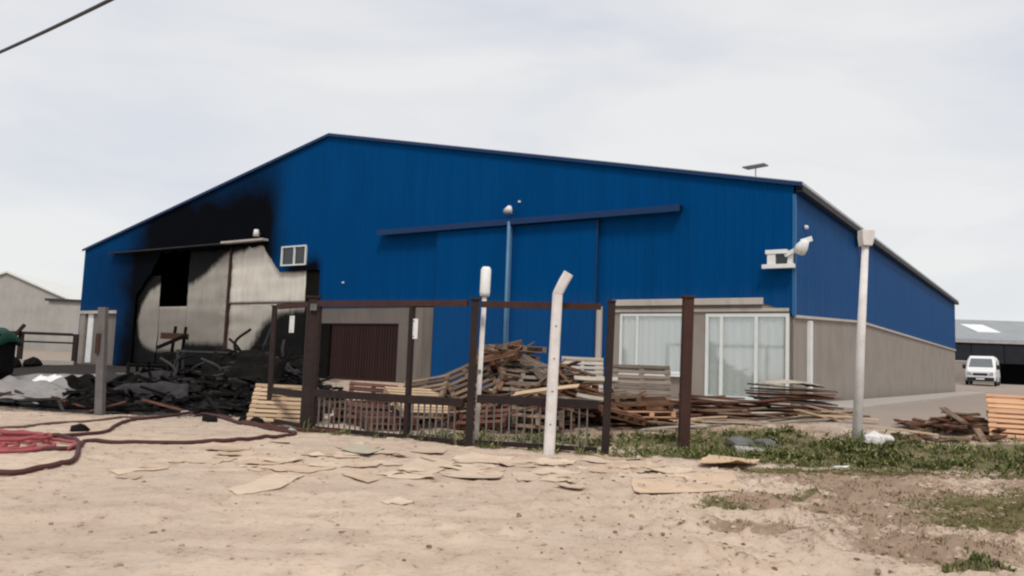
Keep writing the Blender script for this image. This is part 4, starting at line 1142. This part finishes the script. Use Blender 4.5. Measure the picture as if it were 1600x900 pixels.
sheet_of([(2.67, 11.39), (3.27, 11.09), (3.75, 12.0), (3.04, 12.18)], 'w_pale', 'pale board propped up at the edge of the weeds', 'board_sheet', 'board', 0.10, 0.05, 0.012, 2.0)
sheet_of([(-2.36, 11.55), (-1.85, 10.95), (-1.76, 11.76), (-2.27, 12.28)], 'plastic_film', 'crumpled pale plastic film in front of the wide gate leaf', 'plastic_film', 'plastic film', 0.05, 0.02, 0.004, 5.0)
sheet_of([(4.7, 11.75), (4.86, 11.72), (5.0, 11.82), (4.8, 11.86)], 'white', 'tiny white paper scrap at the front edge of the weeds', 'paper_scrap', 'paper', 0.05, 0.04, 0.003, 3.0)

# ------------------------------------------------------------------ fire hoses
def spline(pts, n=10):
    out = []
    P = [Vector(p) for p in pts]
    P = [P[0] * 2 - P[1]] + P + [P[-1] * 2 - P[-2]]
    for i_ in range(1, len(P) - 2):
        a, b, c_, d = P[i_ - 1], P[i_], P[i_ + 1], P[i_ + 2]
        for k_ in range(n):
            u_ = k_ / n
            out.append(0.5 * ((2 * b) + (c_ - a) * u_ + (2 * a - 5 * b + 4 * c_ - d) * u_ ** 2 + (3 * b - a - 3 * c_ + d) * u_ ** 3))
    out.append(P[-2])
    return out
def hose(pts, r, mat, label, lift=0.0, coupl=False):
    q = spline([(x, y, 0) for x, y in pts])
    base = Vector((q[0].x, q[0].y, 0))
    path = [Vector((p.x, p.y, gz(p.x, p.y, True) + r * 0.75 + lift)) for p in q]
    for _ in range(3):
        path = [path[0]] + [Vector((path[i_].x, path[i_].y, max(path[i_].z, (path[i_ - 1].z + path[i_ + 1].z) / 2))) for i_ in range(1, len(path) - 1)] + [path[-1]]
    e = empty('fire_hose', base, (0, 0, 0), label, 'hose')
    loc = [p - base for p in path]
    MB().tube(loc, r, 10).build('hose_tube', M[mat], e, smooth=True)
    if coupl:
        for a, b in ((loc[0], loc[1]), (loc[-1], loc[-2])):
            d = (b - a).normalized()
            MB().tube([a - d * 0.09, a + d * 0.07], r * 1.5, 12).build('coupling', M['galv'], e)
    return e
coil = []
for j in range(0, 62):
    a = j * 0.42; rr = 1.42 - 0.013 * j + 0.09 * math.sin(j * 0.37)
    coil.append((-7.0 + rr * 1.02 * math.cos(a), 10.35 + rr * 0.62 * math.sin(a)))
hose(coil, 0.024, 'hose_red', 'red fabric fire hose lying in a loose coil at the left edge', 0.02)
coil2 = [(-6.9 + (0.95 - 0.01 * j) * math.cos(0.5 * j + 1), 10.75 + (0.52 + 0.05 * math.sin(j * 0.3)) * math.sin(0.5 * j + 1)) for j in range(28)]
hose(coil2, 0.024, 'hose_red', 'second red hose coiled inside the larger red coil', 0.09)
hose([(-7.6, 8.6), (-6.4, 8.25), (-5.22, 8.46), (-5.05, 8.84), (-4.99, 9.41), (-5.44, 10.37), (-5.93, 11.23), (-6.43, 11.68), (-7.19, 11.57), (-8.2, 11.2)], 0.030, 'hose_dark', 'dark hose looping round the front of the red coil', 0.01)
hose([(-6.4, 9.9), (-5.59, 10.47), (-5.77, 11.21), (-5.32, 11.45), (-4.5, 11.68), (-3.95, 12.24), (-3.64, 13.18), (-3.61, 13.9), (-4.12, 14.47), (-4.89, 15.27), (-5.71, 16.38), (-6.4, 17.36), (-6.93, 17.48)], 0.030, 'hose_dark', 'long muddy hose curving from the coil to the gate post', 0.0, True)
hose([(-8.6, 11.2), (-7.1, 11.43), (-6.58, 11.62), (-6.38, 12.1), (-6.34, 12.86), (-6.79, 14.21), (-6.93, 15.37), (-6.88, 16.7), (-6.78, 17.6), (-5.88, 16.86), (-5.14, 15.6), (-4.37, 15.0), (-3.80, 14.42)], 0.030, 'hose_dark', 'dark hose snaking from the coil past the grey post to the gate', 0.0, True)
hose([(-9.6, 12.3), (-8.06, 12.94), (-7.84, 13.99), (-7.54, 14.91), (-7.0, 16.2)], 0.022, 'hose_mud', 'thin muddy hose running past the foot of the grey post')
hose([(-5.2, 15.9), (-4.8, 15.3), (-4.2, 14.75), (-3.5, 14.5), (-2.9, 14.1)], 0.04, 'hose_dark', 'short dark hose lying in front of the pale leaning pallet')
for x, y, lb in [(-6.85, 13.05, 'dark burnt lump lying beside the thin hose'), (-5.75, 15.7, 'left dark lump lying inside the hose bend'), (-5.15, 15.95, 'middle dark lump inside the hose bend'), (-4.85, 15.75, 'right dark lump inside the hose bend by the pallet')]:
    r_ = rock(x, y, 0.13, M['char'], lb, x * 3.3); r_.name = 'burnt_lump'; r_['category'] = 'debris'

# ------------------------------------------------------------------ burnt debris in front of the opening
def char_h(x, y):
    return (1.55 * math.exp(-((x + 6.15) / 1.15) ** 2 - ((y - 20.6) / 1.7) ** 2) + 0.75 * math.exp(-((x + 8.6) / 1.5) ** 2 - ((y - 21.0) / 1.8) ** 2) + 0.30 * math.exp(-((x + 9.2) / 1.8) ** 2 - ((y - 18.6) / 1.0) ** 2))
n = 110; vs = []
x0, x1, y0, y1 = -13.0, -3.9, 16.6, 24.5
for a in range(n + 1):
    for b in range(n + 1):
        x = x0 + (x1 - x0) * a / n; y = y0 + (y1 - y0) * b / n
        ed = min(a, b, n - a, n - b) / 6.0
        h = char_h(x, y) * 0.95 * min(1, ed) * (0.55 + 0.9 * float(fbm(np.array([x * 2.2]), np.array([y * 2.2]), 4)[0])) + 0.10 * mnoise.noise(Vector((x * 5, y * 5, 0))) * min(1, ed)
        vs.append((x, y, gz(x, y) - 0.05 + h - (0.1 if ed < 0.5 else 0)))
ah = MB().add(vs, [(a * (n + 1) + b, (a + 1) * (n + 1) + b, (a + 1) * (n + 1) + b + 1, a * (n + 1) + b + 1) for a in range(n) for b in range(n)]).build('ash_heap', M['ash'])
tag(ah, 'black heap of ash and charred remains before the burnt opening', 'ash heap', kind='stuff')
def on_char(x, y): return gz(x, y) + char_h(x, y) * 0.88
CM = [plank_mesh(l, w, th, 40 + i_) for i_, (l, w, th) in enumerate([(1.0, 0.07, 0.05), (0.7, 0.12, 0.03), (1.3, 0.05, 0.05), (0.4, 0.14, 0.07)])]
for j in range(150):
    x = random.uniform(-10.0, -4.9); y = random.uniform(17.8, 22.8)
    if char_h(x, y) < 0.10 and random.random() < 0.7: continue
    o = share('charred_timber', random.choice(CM), M[random.choices(['char', 'char_grey', 'ash'], [7, 1.6, 1])[0]], None, (x, y, on_char(x, y) + random.uniform(-0.04, 0.06)),
              (random.gauss(0, .22), random.gauss(0, .18), random.uniform(0, 3.1)))
    tag(o, 'charred timber lying in the black debris before the burnt opening', 'charred timber', 'charred timbers in the debris')
for j in range(12):   # upright charred sticks and bent strips against the pale panels
    x = random.uniform(-9.5, -5.3); y = random.uniform(19.5, 21.5); h = random.uniform(0.5, 1.0)
    b_ = on_char(x, y) - 0.1
    pts = [(x, y, b_), (x + random.uniform(-.2, .2), y, b_ + h * 0.6), (x + random.uniform(-.5, .5), y + random.uniform(-.2, .2), b_ + h)]
    o = MB().tube([Vector(p) - Vector((x, y, b_)) for p in spline(pts, 5)], 0.035, 6).build('bent_pipe', M[random.choice(['char', 'char_grey'])])
    o.location = (x, y, b_)
    tag(o, 'bent scorched pipe sticking out of the black debris', 'pipe', 'bent pipes in the debris')
def warped(cx, cy, z, w, d, rot, mat, label, amp=0.12, name='warped_sheet', cat='metal sheet', seed=0):
    n = 14; vs = []
    for a in range(n + 1):
        for b in range(n + 1):
            u_, v_ = a / n * 2 - 1, b / n * 2 - 1
            vs.append((u_ * w / 2, v_ * d / 2, amp * mnoise.noise(Vector((u_ * 1.6 + seed, v_ * 1.6, seed))) + 0.015 * math.sin(a * 2.2)))
    o = MB().add(vs, [(a * (n + 1) + b, (a + 1) * (n + 1) + b, (a + 1) * (n + 1) + b + 1, a * (n + 1) + b + 1) for a in range(n) for b in range(n)]).build(name, M[mat], None, smooth=True)
    s_ = o.modifiers.new('thick', 'SOLIDIFY'); s_.thickness = 0.01
    o.location = (cx, cy, gz(cx, cy) + z); o.rotation_euler = rot
    return tag(o, label, cat)
warped(-9.2, 20.2, 0.50, 2.2, 1.2, (0.35, 0.05, 0.1), 'char_grey', 'scorched grey sheet lying on the debris below the blue wall strip', 0.25, seed=1)
warped(-8.3, 18.6, 0.38, 1.8, 0.8, (0.5, -0.1, 0.3), 'char_grey', 'buckled scorched sheet at the front of the debris', 0.25, seed=2)
warped(-6.0, 19.2, 1.02, 1.3, 0.9, (0.9, 0.2, -0.3), 'char', 'blackened sheet folded over the top of the debris', 0.3, seed=3)
warped(-7.4, 22.0, 0.9, 1.4, 0.9, (1.1, 0.2, 0.3), 'char', 'blackened sheet standing on edge behind the debris', 0.2, seed=4)
CR = random.Random(21)
for j in range(14):
    cx_, cy_ = CR.uniform(-10.2, -5.2), CR.uniform(18.2, 22.2)
    warped(cx_, cy_, char_h(cx_, cy_) * 0.85 + 0.08, CR.uniform(0.5, 1.2), CR.uniform(0.4, 0.8), (CR.gauss(0.3, .3), CR.gauss(0, .3), CR.uniform(0, 3)), CR.choice(['soot', 'soot', 'char', 'char_grey']), 'crumpled scorched sheet scrap lying in the black debris', 0.16, seed=j * 3.3)['group'] = 'sheet scraps in the debris'
warped(-12.2, 22.0, 0.30, 4.6, 3.4, (0.12, -0.04, 0.25), 'sheet_grey', 'big grey metal sheet lying flat in the left yard', 0.14, seed=5)
warped(-10.9, 18.2, 0.30, 2.2, 1.2, (0.25, 0.1, -0.3), 'sheet_grey', 'grey buckled sheet lying at the left edge of the yard', 0.16, seed=6)
warped(-11.65, 20.0, 0.42, 0.75, 0.9, (0.42, -0.1, -0.35), 'white', 'bright white sheet lying on the grey one in the left yard', 0.06, seed=7)
for j in range(34):
    x = random.uniform(-11.8, -7.2); y = random.uniform(16.4, 17.6) + max(0, (-9 - x)) * 0.35
    o = share('burnt_board', random.choice(CM[:3]), M[random.choice(['char', 'char', 'w_red', 'char_grey'])], None, (x, y, gz(x, y) + 0.03 + random.uniform(0, .15)), (random.gauss(0, .2), random.gauss(0, .2), random.gauss(0, .6)))
    tag(o, 'burnt board scattered low on the ground around the grey post', 'board', 'burnt boards on the ground')
# scorched work table frame and rack against the panels
def frame_thing(name, x, y, rz, w, d, h, mat, label, cat, shelves=2, r=0.035):
    e = empty(name, (x, y, gz(x, y)), (0, 0, rz), label, cat)
    for sx in (-1, 1):
        for sy in (-1, 1):
            MB().bar((sx * w / 2, sy * d / 2, -0.1), (sx * w / 2, sy * d / 2, h), r * 2).build('leg', M[mat], e)
    for k_ in range(shelves):
        z_ = h * (k_ + 1) / shelves
        for sy in (-1, 1):
            MB().bar((-w / 2, sy * d / 2 - r * sy * 0.0, z_ - 0.04), (w / 2, sy * d / 2, z_ - 0.04), r * 1.4).build('rail', M[mat], e)
        for sx in (-1, 1):
            MB().bar((sx * w / 2, -d / 2, z_ - 0.04), (sx * w / 2, d / 2, z_ - 0.04), r * 1.3).build('rail', M[mat], e)
    return e
frame_thing('scorched_rack', -7.75, 22.4, 0.2, 2.6, 0.8, 1.30, 'char_grey', 'scorched steel rack standing before the pale burnt panels', 'rack')
frame_thing('scorched_table', -9.9, 22.6, 0.1, 1.2, 0.7, 0.95, 'char', 'scorched table frame standing left in the debris', 'table', 1)
mc = empty('burnt_machine', (-9.75, 23.4, gz(-9.75, 23.4)), (0, 0, 0.3), 'burnt-out machine with a tall mast in front of the rounded pale panel', 'machine')
MB().box(-0.5, 0.5, -0.35, 0.35, 0.15, 0.75).build('body', M['char'], mc, bevel=0.06)
MB().box(-0.28, 0.22, -0.25, 0.3, 0.75, 1.25).build('housing', M['char'], mc, bevel=0.08)
for sx in (-0.12, 0.16):
    MB().bar((sx, 0.2, 0.6), (sx + 0.1, 0.25, 2.0), 0.07).build('mast', M['char'], mc)
MB().box(-0.40, 0.36, 0.12, 0.26, 1.62, 1.80).build('crosshead', M['rust_steel'], mc)
MB().bar((-0.45, -0.1, 1.35), (0.3, 0.1, 1.75), 0.16, 0.10).build('arm', M['char'], mc)
for sx in (-0.42, 0.42):
    MB().tube([(sx, -0.40, 0.2), (sx, -0.28, 0.2)], 0.2, 14).build('wheel', M['soot'], mc)
    MB().tube([(sx, 0.28, 0.2), (sx, 0.40, 0.2)], 0.2, 14).build('wheel', M['soot'], mc)

# ------------------------------------------------------------------ left edge: green cover, rail fence
gc = empty('covered_cart', (-14.6, 22.0, gz(-14.15, 22.0)), (0, 0, 0.15), 'dark cart under a green tarpaulin at the left edge', 'cart')
n = 12; vs = []
for a in range(n + 1):
    for b in range(n + 1):
        u_, v_ = a / n * 2 - 1, b / n * 2 - 1
        e_ = max(abs(u_), abs(v_))
        vs.append((u_ * 0.95, v_ * 0.7, 1.82 - 0.06 * u_ * u_ - 0.12 * v_ * v_ - (0.34 if e_ > 0.95 else (0.10 if e_ > 0.8 else 0)) + 0.05 * mnoise.noise(Vector((u_ * 2.5, v_ * 2.5, 3)))))
cv = MB().add(vs, [(a * (n + 1) + b, (a + 1) * (n + 1) + b, (a + 1) * (n + 1) + b + 1, a * (n + 1) + b + 1) for a in range(n) for b in range(n)]).build('cover', M['green_tarp'], gc, smooth=True)
cv.modifiers.new('thick', 'SOLIDIFY').thickness = 0.01
MB().box(-0.82, 0.82, -0.55, 0.55, 0.55, 1.62).build('box', M['soot'], gc, bevel=0.04)
for sx in (-0.6, 0.6):
    for sy in (-0.5, 0.5):
        MB().tube([(sx, sy - 0.06, 0.3), (sx, sy + 0.06, 0.3)], 0.3, 16).build('wheel', M['rubber'], gc)
MB().bar((0.75, -0.5, 0.5), (1.1, -1.4, 0.05), 0.09).build('drawbar', M['char_grey'], gc)

rfn = empty('rail_fence', (-26.5, 36.4, gz(-24, 36.5)), (0, 0, 0.085), 'dark brown rail fence between the left edge and the warehouse', 'fence')
for x in (0.6, 2.4, 4.2, 6.6):
    MB().box(x - 0.10, x + 0.10, -0.08, 0.08, -0.4, 1.56).build('post', M['dark_steel'], rfn)
for z_, th in ((1.46, 0.13), (1.10, 0.08), (0.25, 0.07)):
    MB().box(0.0, 6.5, -0.14, -0.082, z_, z_ + th).build('rail', M['dark_steel'], rfn)
m = MB().bar((3.2, -0.2, 0.3), (4.4, -0.2, 1.9), 0.13); m.build('brace', M['dark_steel'], rfn)
rnd2 = random.Random(5)
for j, (x, y, s_) in enumerate([(-22.6, 34.9, 1.0), (-21.3, 34.6, 0.75), (-20.6, 34.9, 0.6)]):
    rock_ = rock(x, y, 0.55 * s_, M['ash'], ['largest', 'middle', 'smallest'][j] + ' dark rubbish heap in front of the rail fence', j * 2.2, 0.9)
    rock_.name = 'rubbish_heap'; rock_['category'] = 'rubbish'
o = MB().box(-2.8, 2.6, -0.12, 0.12, 0, 0.30).build('kerb_block', M['ledge']); o.location = (-22.2, 36.2, gz(-22, 36) - 0.05); o.rotation_euler = (0, 0, 0.09)
tag(o, 'pale low kerb at the foot of the dark rail fence', 'kerb')

# ------------------------------------------------------------------ overhead cable
a, b = Vector((-9.09, 13.59, 6.41)), Vector((-5.67, 10.61, 6.09))
d = (b - a)
pts = []
for j in range(25):
    u_ = -2.0 + 5.0 * j / 24
    p = a + d * u_; p.z += 0.05 * (u_ * u_ - u_)
    pts.append(p)
cb = MB().tube(pts, 0.026, 8).build('overhead_cable', M['cable'], None, smooth=True)
tag(cb, 'dark overhead cable crossing the sky at the top left', 'cable')

# ------------------------------------------------------------------ weeds, stones, litter (uncountable)
def island_mat(name, a, b, c3, rough=0.9, spec=0.15, trans=0.0):
    t = NT(name)
    r_ = t.n('ShaderNodeNewGeometry').outputs['Random Per Island']
    rp = t.n('ShaderNodeValToRGB')
    rp.color_ramp.elements[0].color = a + (1,); rp.color_ramp.elements[1].color = c3 + (1,)
    e = rp.color_ramp.elements.new(0.5); e.color = b + (1,)
    t.t.links.new(r_, rp.inputs[0])
    return t.fin(rp.outputs[0], rough, 0, spec)
M['weed'] = island_mat('weed_blades', (0.055, 0.075, 0.022), (0.125, 0.145, 0.045), (0.30, 0.27, 0.14))
M['turf'] = island_mat('turf_blades', (0.070, 0.082, 0.018), (0.115, 0.125, 0.030), (0.19, 0.165, 0.06))
M['drygrass'] = island_mat('dry_grass', (0.16, 0.105, 0.06), (0.24, 0.165, 0.095), (0.17, 0.14, 0.06))
M['stones'] = island_mat('stones', (0.30, 0.22, 0.16), (0.45, 0.34, 0.25), (0.60, 0.50, 0.41))
M['chips'] = island_mat('chips', (0.10, 0.06, 0.04), (0.22, 0.14, 0.09), (0.45, 0.33, 0.22))
rg = np.random.RandomState(3)
def scatter(n, mask, x0, x1, y0, y1):
    x = rg.uniform(x0, x1, n); y = rg.uniform(y0, y1, n)
    k_ = mask(x, y) * (0.25 + 1.5 * fbm(x * 1.7, y * 1.7, 3)) > rg.rand(n)
    return x[k_], y[k_]
def blades(name, x, y, hmin, hmax, width, mat, label, spread=0.6, clump=1):
    z = terrain(x, y)
    V = []; Fc = []
    hs_ = rg.uniform(hmin, hmax, len(x)) * (0.5 + fbm(x * 2.5, y * 2.5, 3))
    for i_ in range(len(x)):
        for _ in range(clump):
            a = rg.uniform(0, 6.283); l = spread * rg.rand() * hs_[i_]; w = width * rg.uniform(0.6, 1.4); h = hs_[i_] * rg.uniform(0.6, 1.15)
            bx, by = x[i_] + rg.normal(0, 0.02), y[i_] + rg.normal(0, 0.02)
            ca, sa_ = math.cos(a), math.sin(a)
            f_ = rg.uniform(0, 6.283); wx, wy = math.cos(f_) * w, math.sin(f_) * w
            k_ = len(V)
            V += [(bx - wx, by - wy, z[i_] - 0.01), (bx + wx, by + wy, z[i_] - 0.01), (bx + ca * l * 0.4 + wx, by + sa_ * l * 0.4 + wy, z[i_] + h * 0.6), (bx + ca * l * 0.4 - wx, by + sa_ * l * 0.4 - wy, z[i_] + h * 0.6), (bx + ca * l, by + sa_ * l, z[i_] + h * (1.0 - 0.3 * spread))]
            Fc += [(k_, k_ + 1, k_ + 2, k_ + 3), (k_ + 3, k_ + 2, k_ + 4)]
    me = bpy.data.meshes.new(name); me.from_pydata(V, [], Fc); me.materials.append(M[mat])
    o = link(bpy.data.objects.new(name, me))
    return tag(o, label, 'weeds' if mat == 'weed' else 'grass', kind='stuff')
def weeds_mask(x, y): return np.clip((green_mask(x, y) - 0.12) * 1.2, 0, 1) * np.clip((fbm(x * 1.1 + 3, y * 2.4, 3) - 0.28) * 4.5, 0.30, 1)
def leaves(name, x, y, n, lmin, lmax, mat, label, up=(0.25, 1.0)):
    """low rosettes of broad leaves"""
    z = terrain(x, y); V = []; Fc = []
    size = 0.45 + 1.1 * fbm(x * 1.9 + 5, y * 1.9, 3)
    for i_ in range(len(x)):
        k0 = rg.randint(max(2, n - 3), n + 4)
        for _ in range(k0):
            a = rg.uniform(0, 6.283); el = rg.uniform(*up); l = rg.uniform(lmin, lmax) * size[i_]; w = l * rg.uniform(0.10, 0.22)
            ca, sa_, ce, se = math.cos(a), math.sin(a), math.cos(el), math.sin(el)
            bx, by, bz = x[i_] + rg.normal(0, 0.02), y[i_] + rg.normal(0, 0.02), z[i_] + rg.uniform(-0.01, 0.35) * l
            k_ = len(V)
            mx_, my_, mz_ = bx + ca * ce * l * 0.5, by + sa_ * ce * l * 0.5, bz + se * l * 0.58
            V += [(bx, by, bz), (mx_ - sa_ * w, my_ + ca * w, mz_ + 0.1 * w), (bx + ca * ce * l, by + sa_ * ce * l, bz + se * l * 0.9), (mx_ + sa_ * w, my_ - ca * w, mz_ + 0.1 * w)]
            Fc += [(k_, k_ + 1, k_ + 2, k_ + 3)]
    me = bpy.data.meshes.new(name); me.from_pydata(V, [], Fc); me.materials.append(M[mat])
    return tag(link(bpy.data.objects.new(name, me)), label, 'weeds', kind='stuff')
x, y = scatter(60000, lambda x, y: np.clip(turf_mask(x, y) - 0.2, 0, 1), 1.5, 9, 6.5, 12.5)
blades('short_turf', x, y, 0.010, 0.040, 0.0035, 'turf', 'short olive turf patch in the dirt at the lower right', 1.3, 3)
x, y = scatter(26000, weeds_mask, -4, 10.5, 7.5, 15.8)
leaves('weeds', x, y, 9, 0.035, 0.13, 'weed', 'low bushy green weeds growing along the fence line and in patches')
x, y = scatter(9000, weeds_mask, -4, 10.5, 7.5, 15.8)
blades('weed_stalks', x, y, 0.08, 0.34, 0.005, 'weed', 'thin tall stalks standing among the green weeds', 0.9, 3)
x, y = scatter(14000, lambda x, y: np.clip(straw_mask(x, y) - 0.2, 0, 1), 2, 9, 5.5, 13)
blades('dry_grass', x, y, 0.012, 0.05, 0.004, 'drygrass', 'flattened dry brown grass on the right-hand dirt', 1.6, 3)
x, y = scatter(700, lambda x, y: blob(x, y, 3.42, 5.85, 0.16, 0.13), 3.0, 3.8, 5.5, 6.2)
blades('weeds', x, y, 0.04, 0.14, 0.006, 'weed', 'dark green weed tuft at the bottom right edge', 0.9, 4)
def stones(name, n, mask, x0, x1, y0, y1, rmin, rmax, mat, label, zf=None):
    x, y = scatter(n, mask, x0, x1, y0, y1)
    z = terrain(x, y) if zf is None else zf(x, y); V = []; Fc = []
    base = [(1, 0, 0), (0.4, 0.9, 0), (-0.6, 0.8, 0), (-1, -0.1, 0), (-0.4, -0.9, 0), (0.6, -0.8, 0)]
    for i_ in range(len(x)):
        r_ = rmin + (rmax - rmin) * rg.rand() ** 3; a = rg.uniform(0, 6.28); ca, sa_ = math.cos(a), math.sin(a); k_ = len(V); st = rg.uniform(1, 1.7); hh = rg.uniform(0.4, 0.8)
        for sc_, zz in ((1.0, 0.0), (0.7, hh)):
            for bx, by, _ in base:
                q = sc_ * r_ * rg.uniform(0.75, 1.15); X = bx * q * st; Y = by * q
                V.append((x[i_] + X * ca - Y * sa_, y[i_] + X * sa_ + Y * ca, z[i_] + zz * r_ - 0.15 * r_))
        Fc += [(k_ + j, k_ + (j + 1) % 6, k_ + 6 + (j + 1) % 6, k_ + 6 + j) for j in range(6)] + [tuple(k_ + 6 + j for j in range(6))]
    me = bpy.data.meshes.new(name); me.from_pydata(V, [], Fc); me.materials.append(M[mat])
    return tag(link(bpy.data.objects.new(name, me)), label, 'stones', kind='stuff')
stones('gravel', 16000, lambda x, y: 0.12 + 0.88 * sstep(-1.5, 3.0, x) * sstep(11, 7, y), -7.5, 8.5, 4.4, 14.5, 0.004, 0.026, 'stones', 'small stones and clods scattered over the dirt')
stones('wood_chips', 9000, lambda x, y: 0.07 + 0.9 * sstep(-0.5, 2.5, x) * sstep(10, 7, y), -6, 8.5, 4.6, 15.5, 0.006, 0.026, 'chips', 'dark chips and splinters scattered over the dirt')

def char_hv(x, y):
    return np.array([on_char(a, b) for a, b in zip(x, y)]) + rg.uniform(-0.05, 0.10, len(x))
M['cinders'] = island_mat('cinders', (0.006, 0.0055, 0.005), (0.016, 0.0145, 0.014), (0.035, 0.032, 0.031))
stones('cinders', 7000, lambda x, y: np.clip(2.2 * np.array([char_h(a, b) for a, b in zip(x, y)]), 0.03, 1), -12.5, -4.6, 16.8, 23.0, 0.015, 0.11, 'cinders', 'black cinders and charred fragments covering the debris', char_hv)
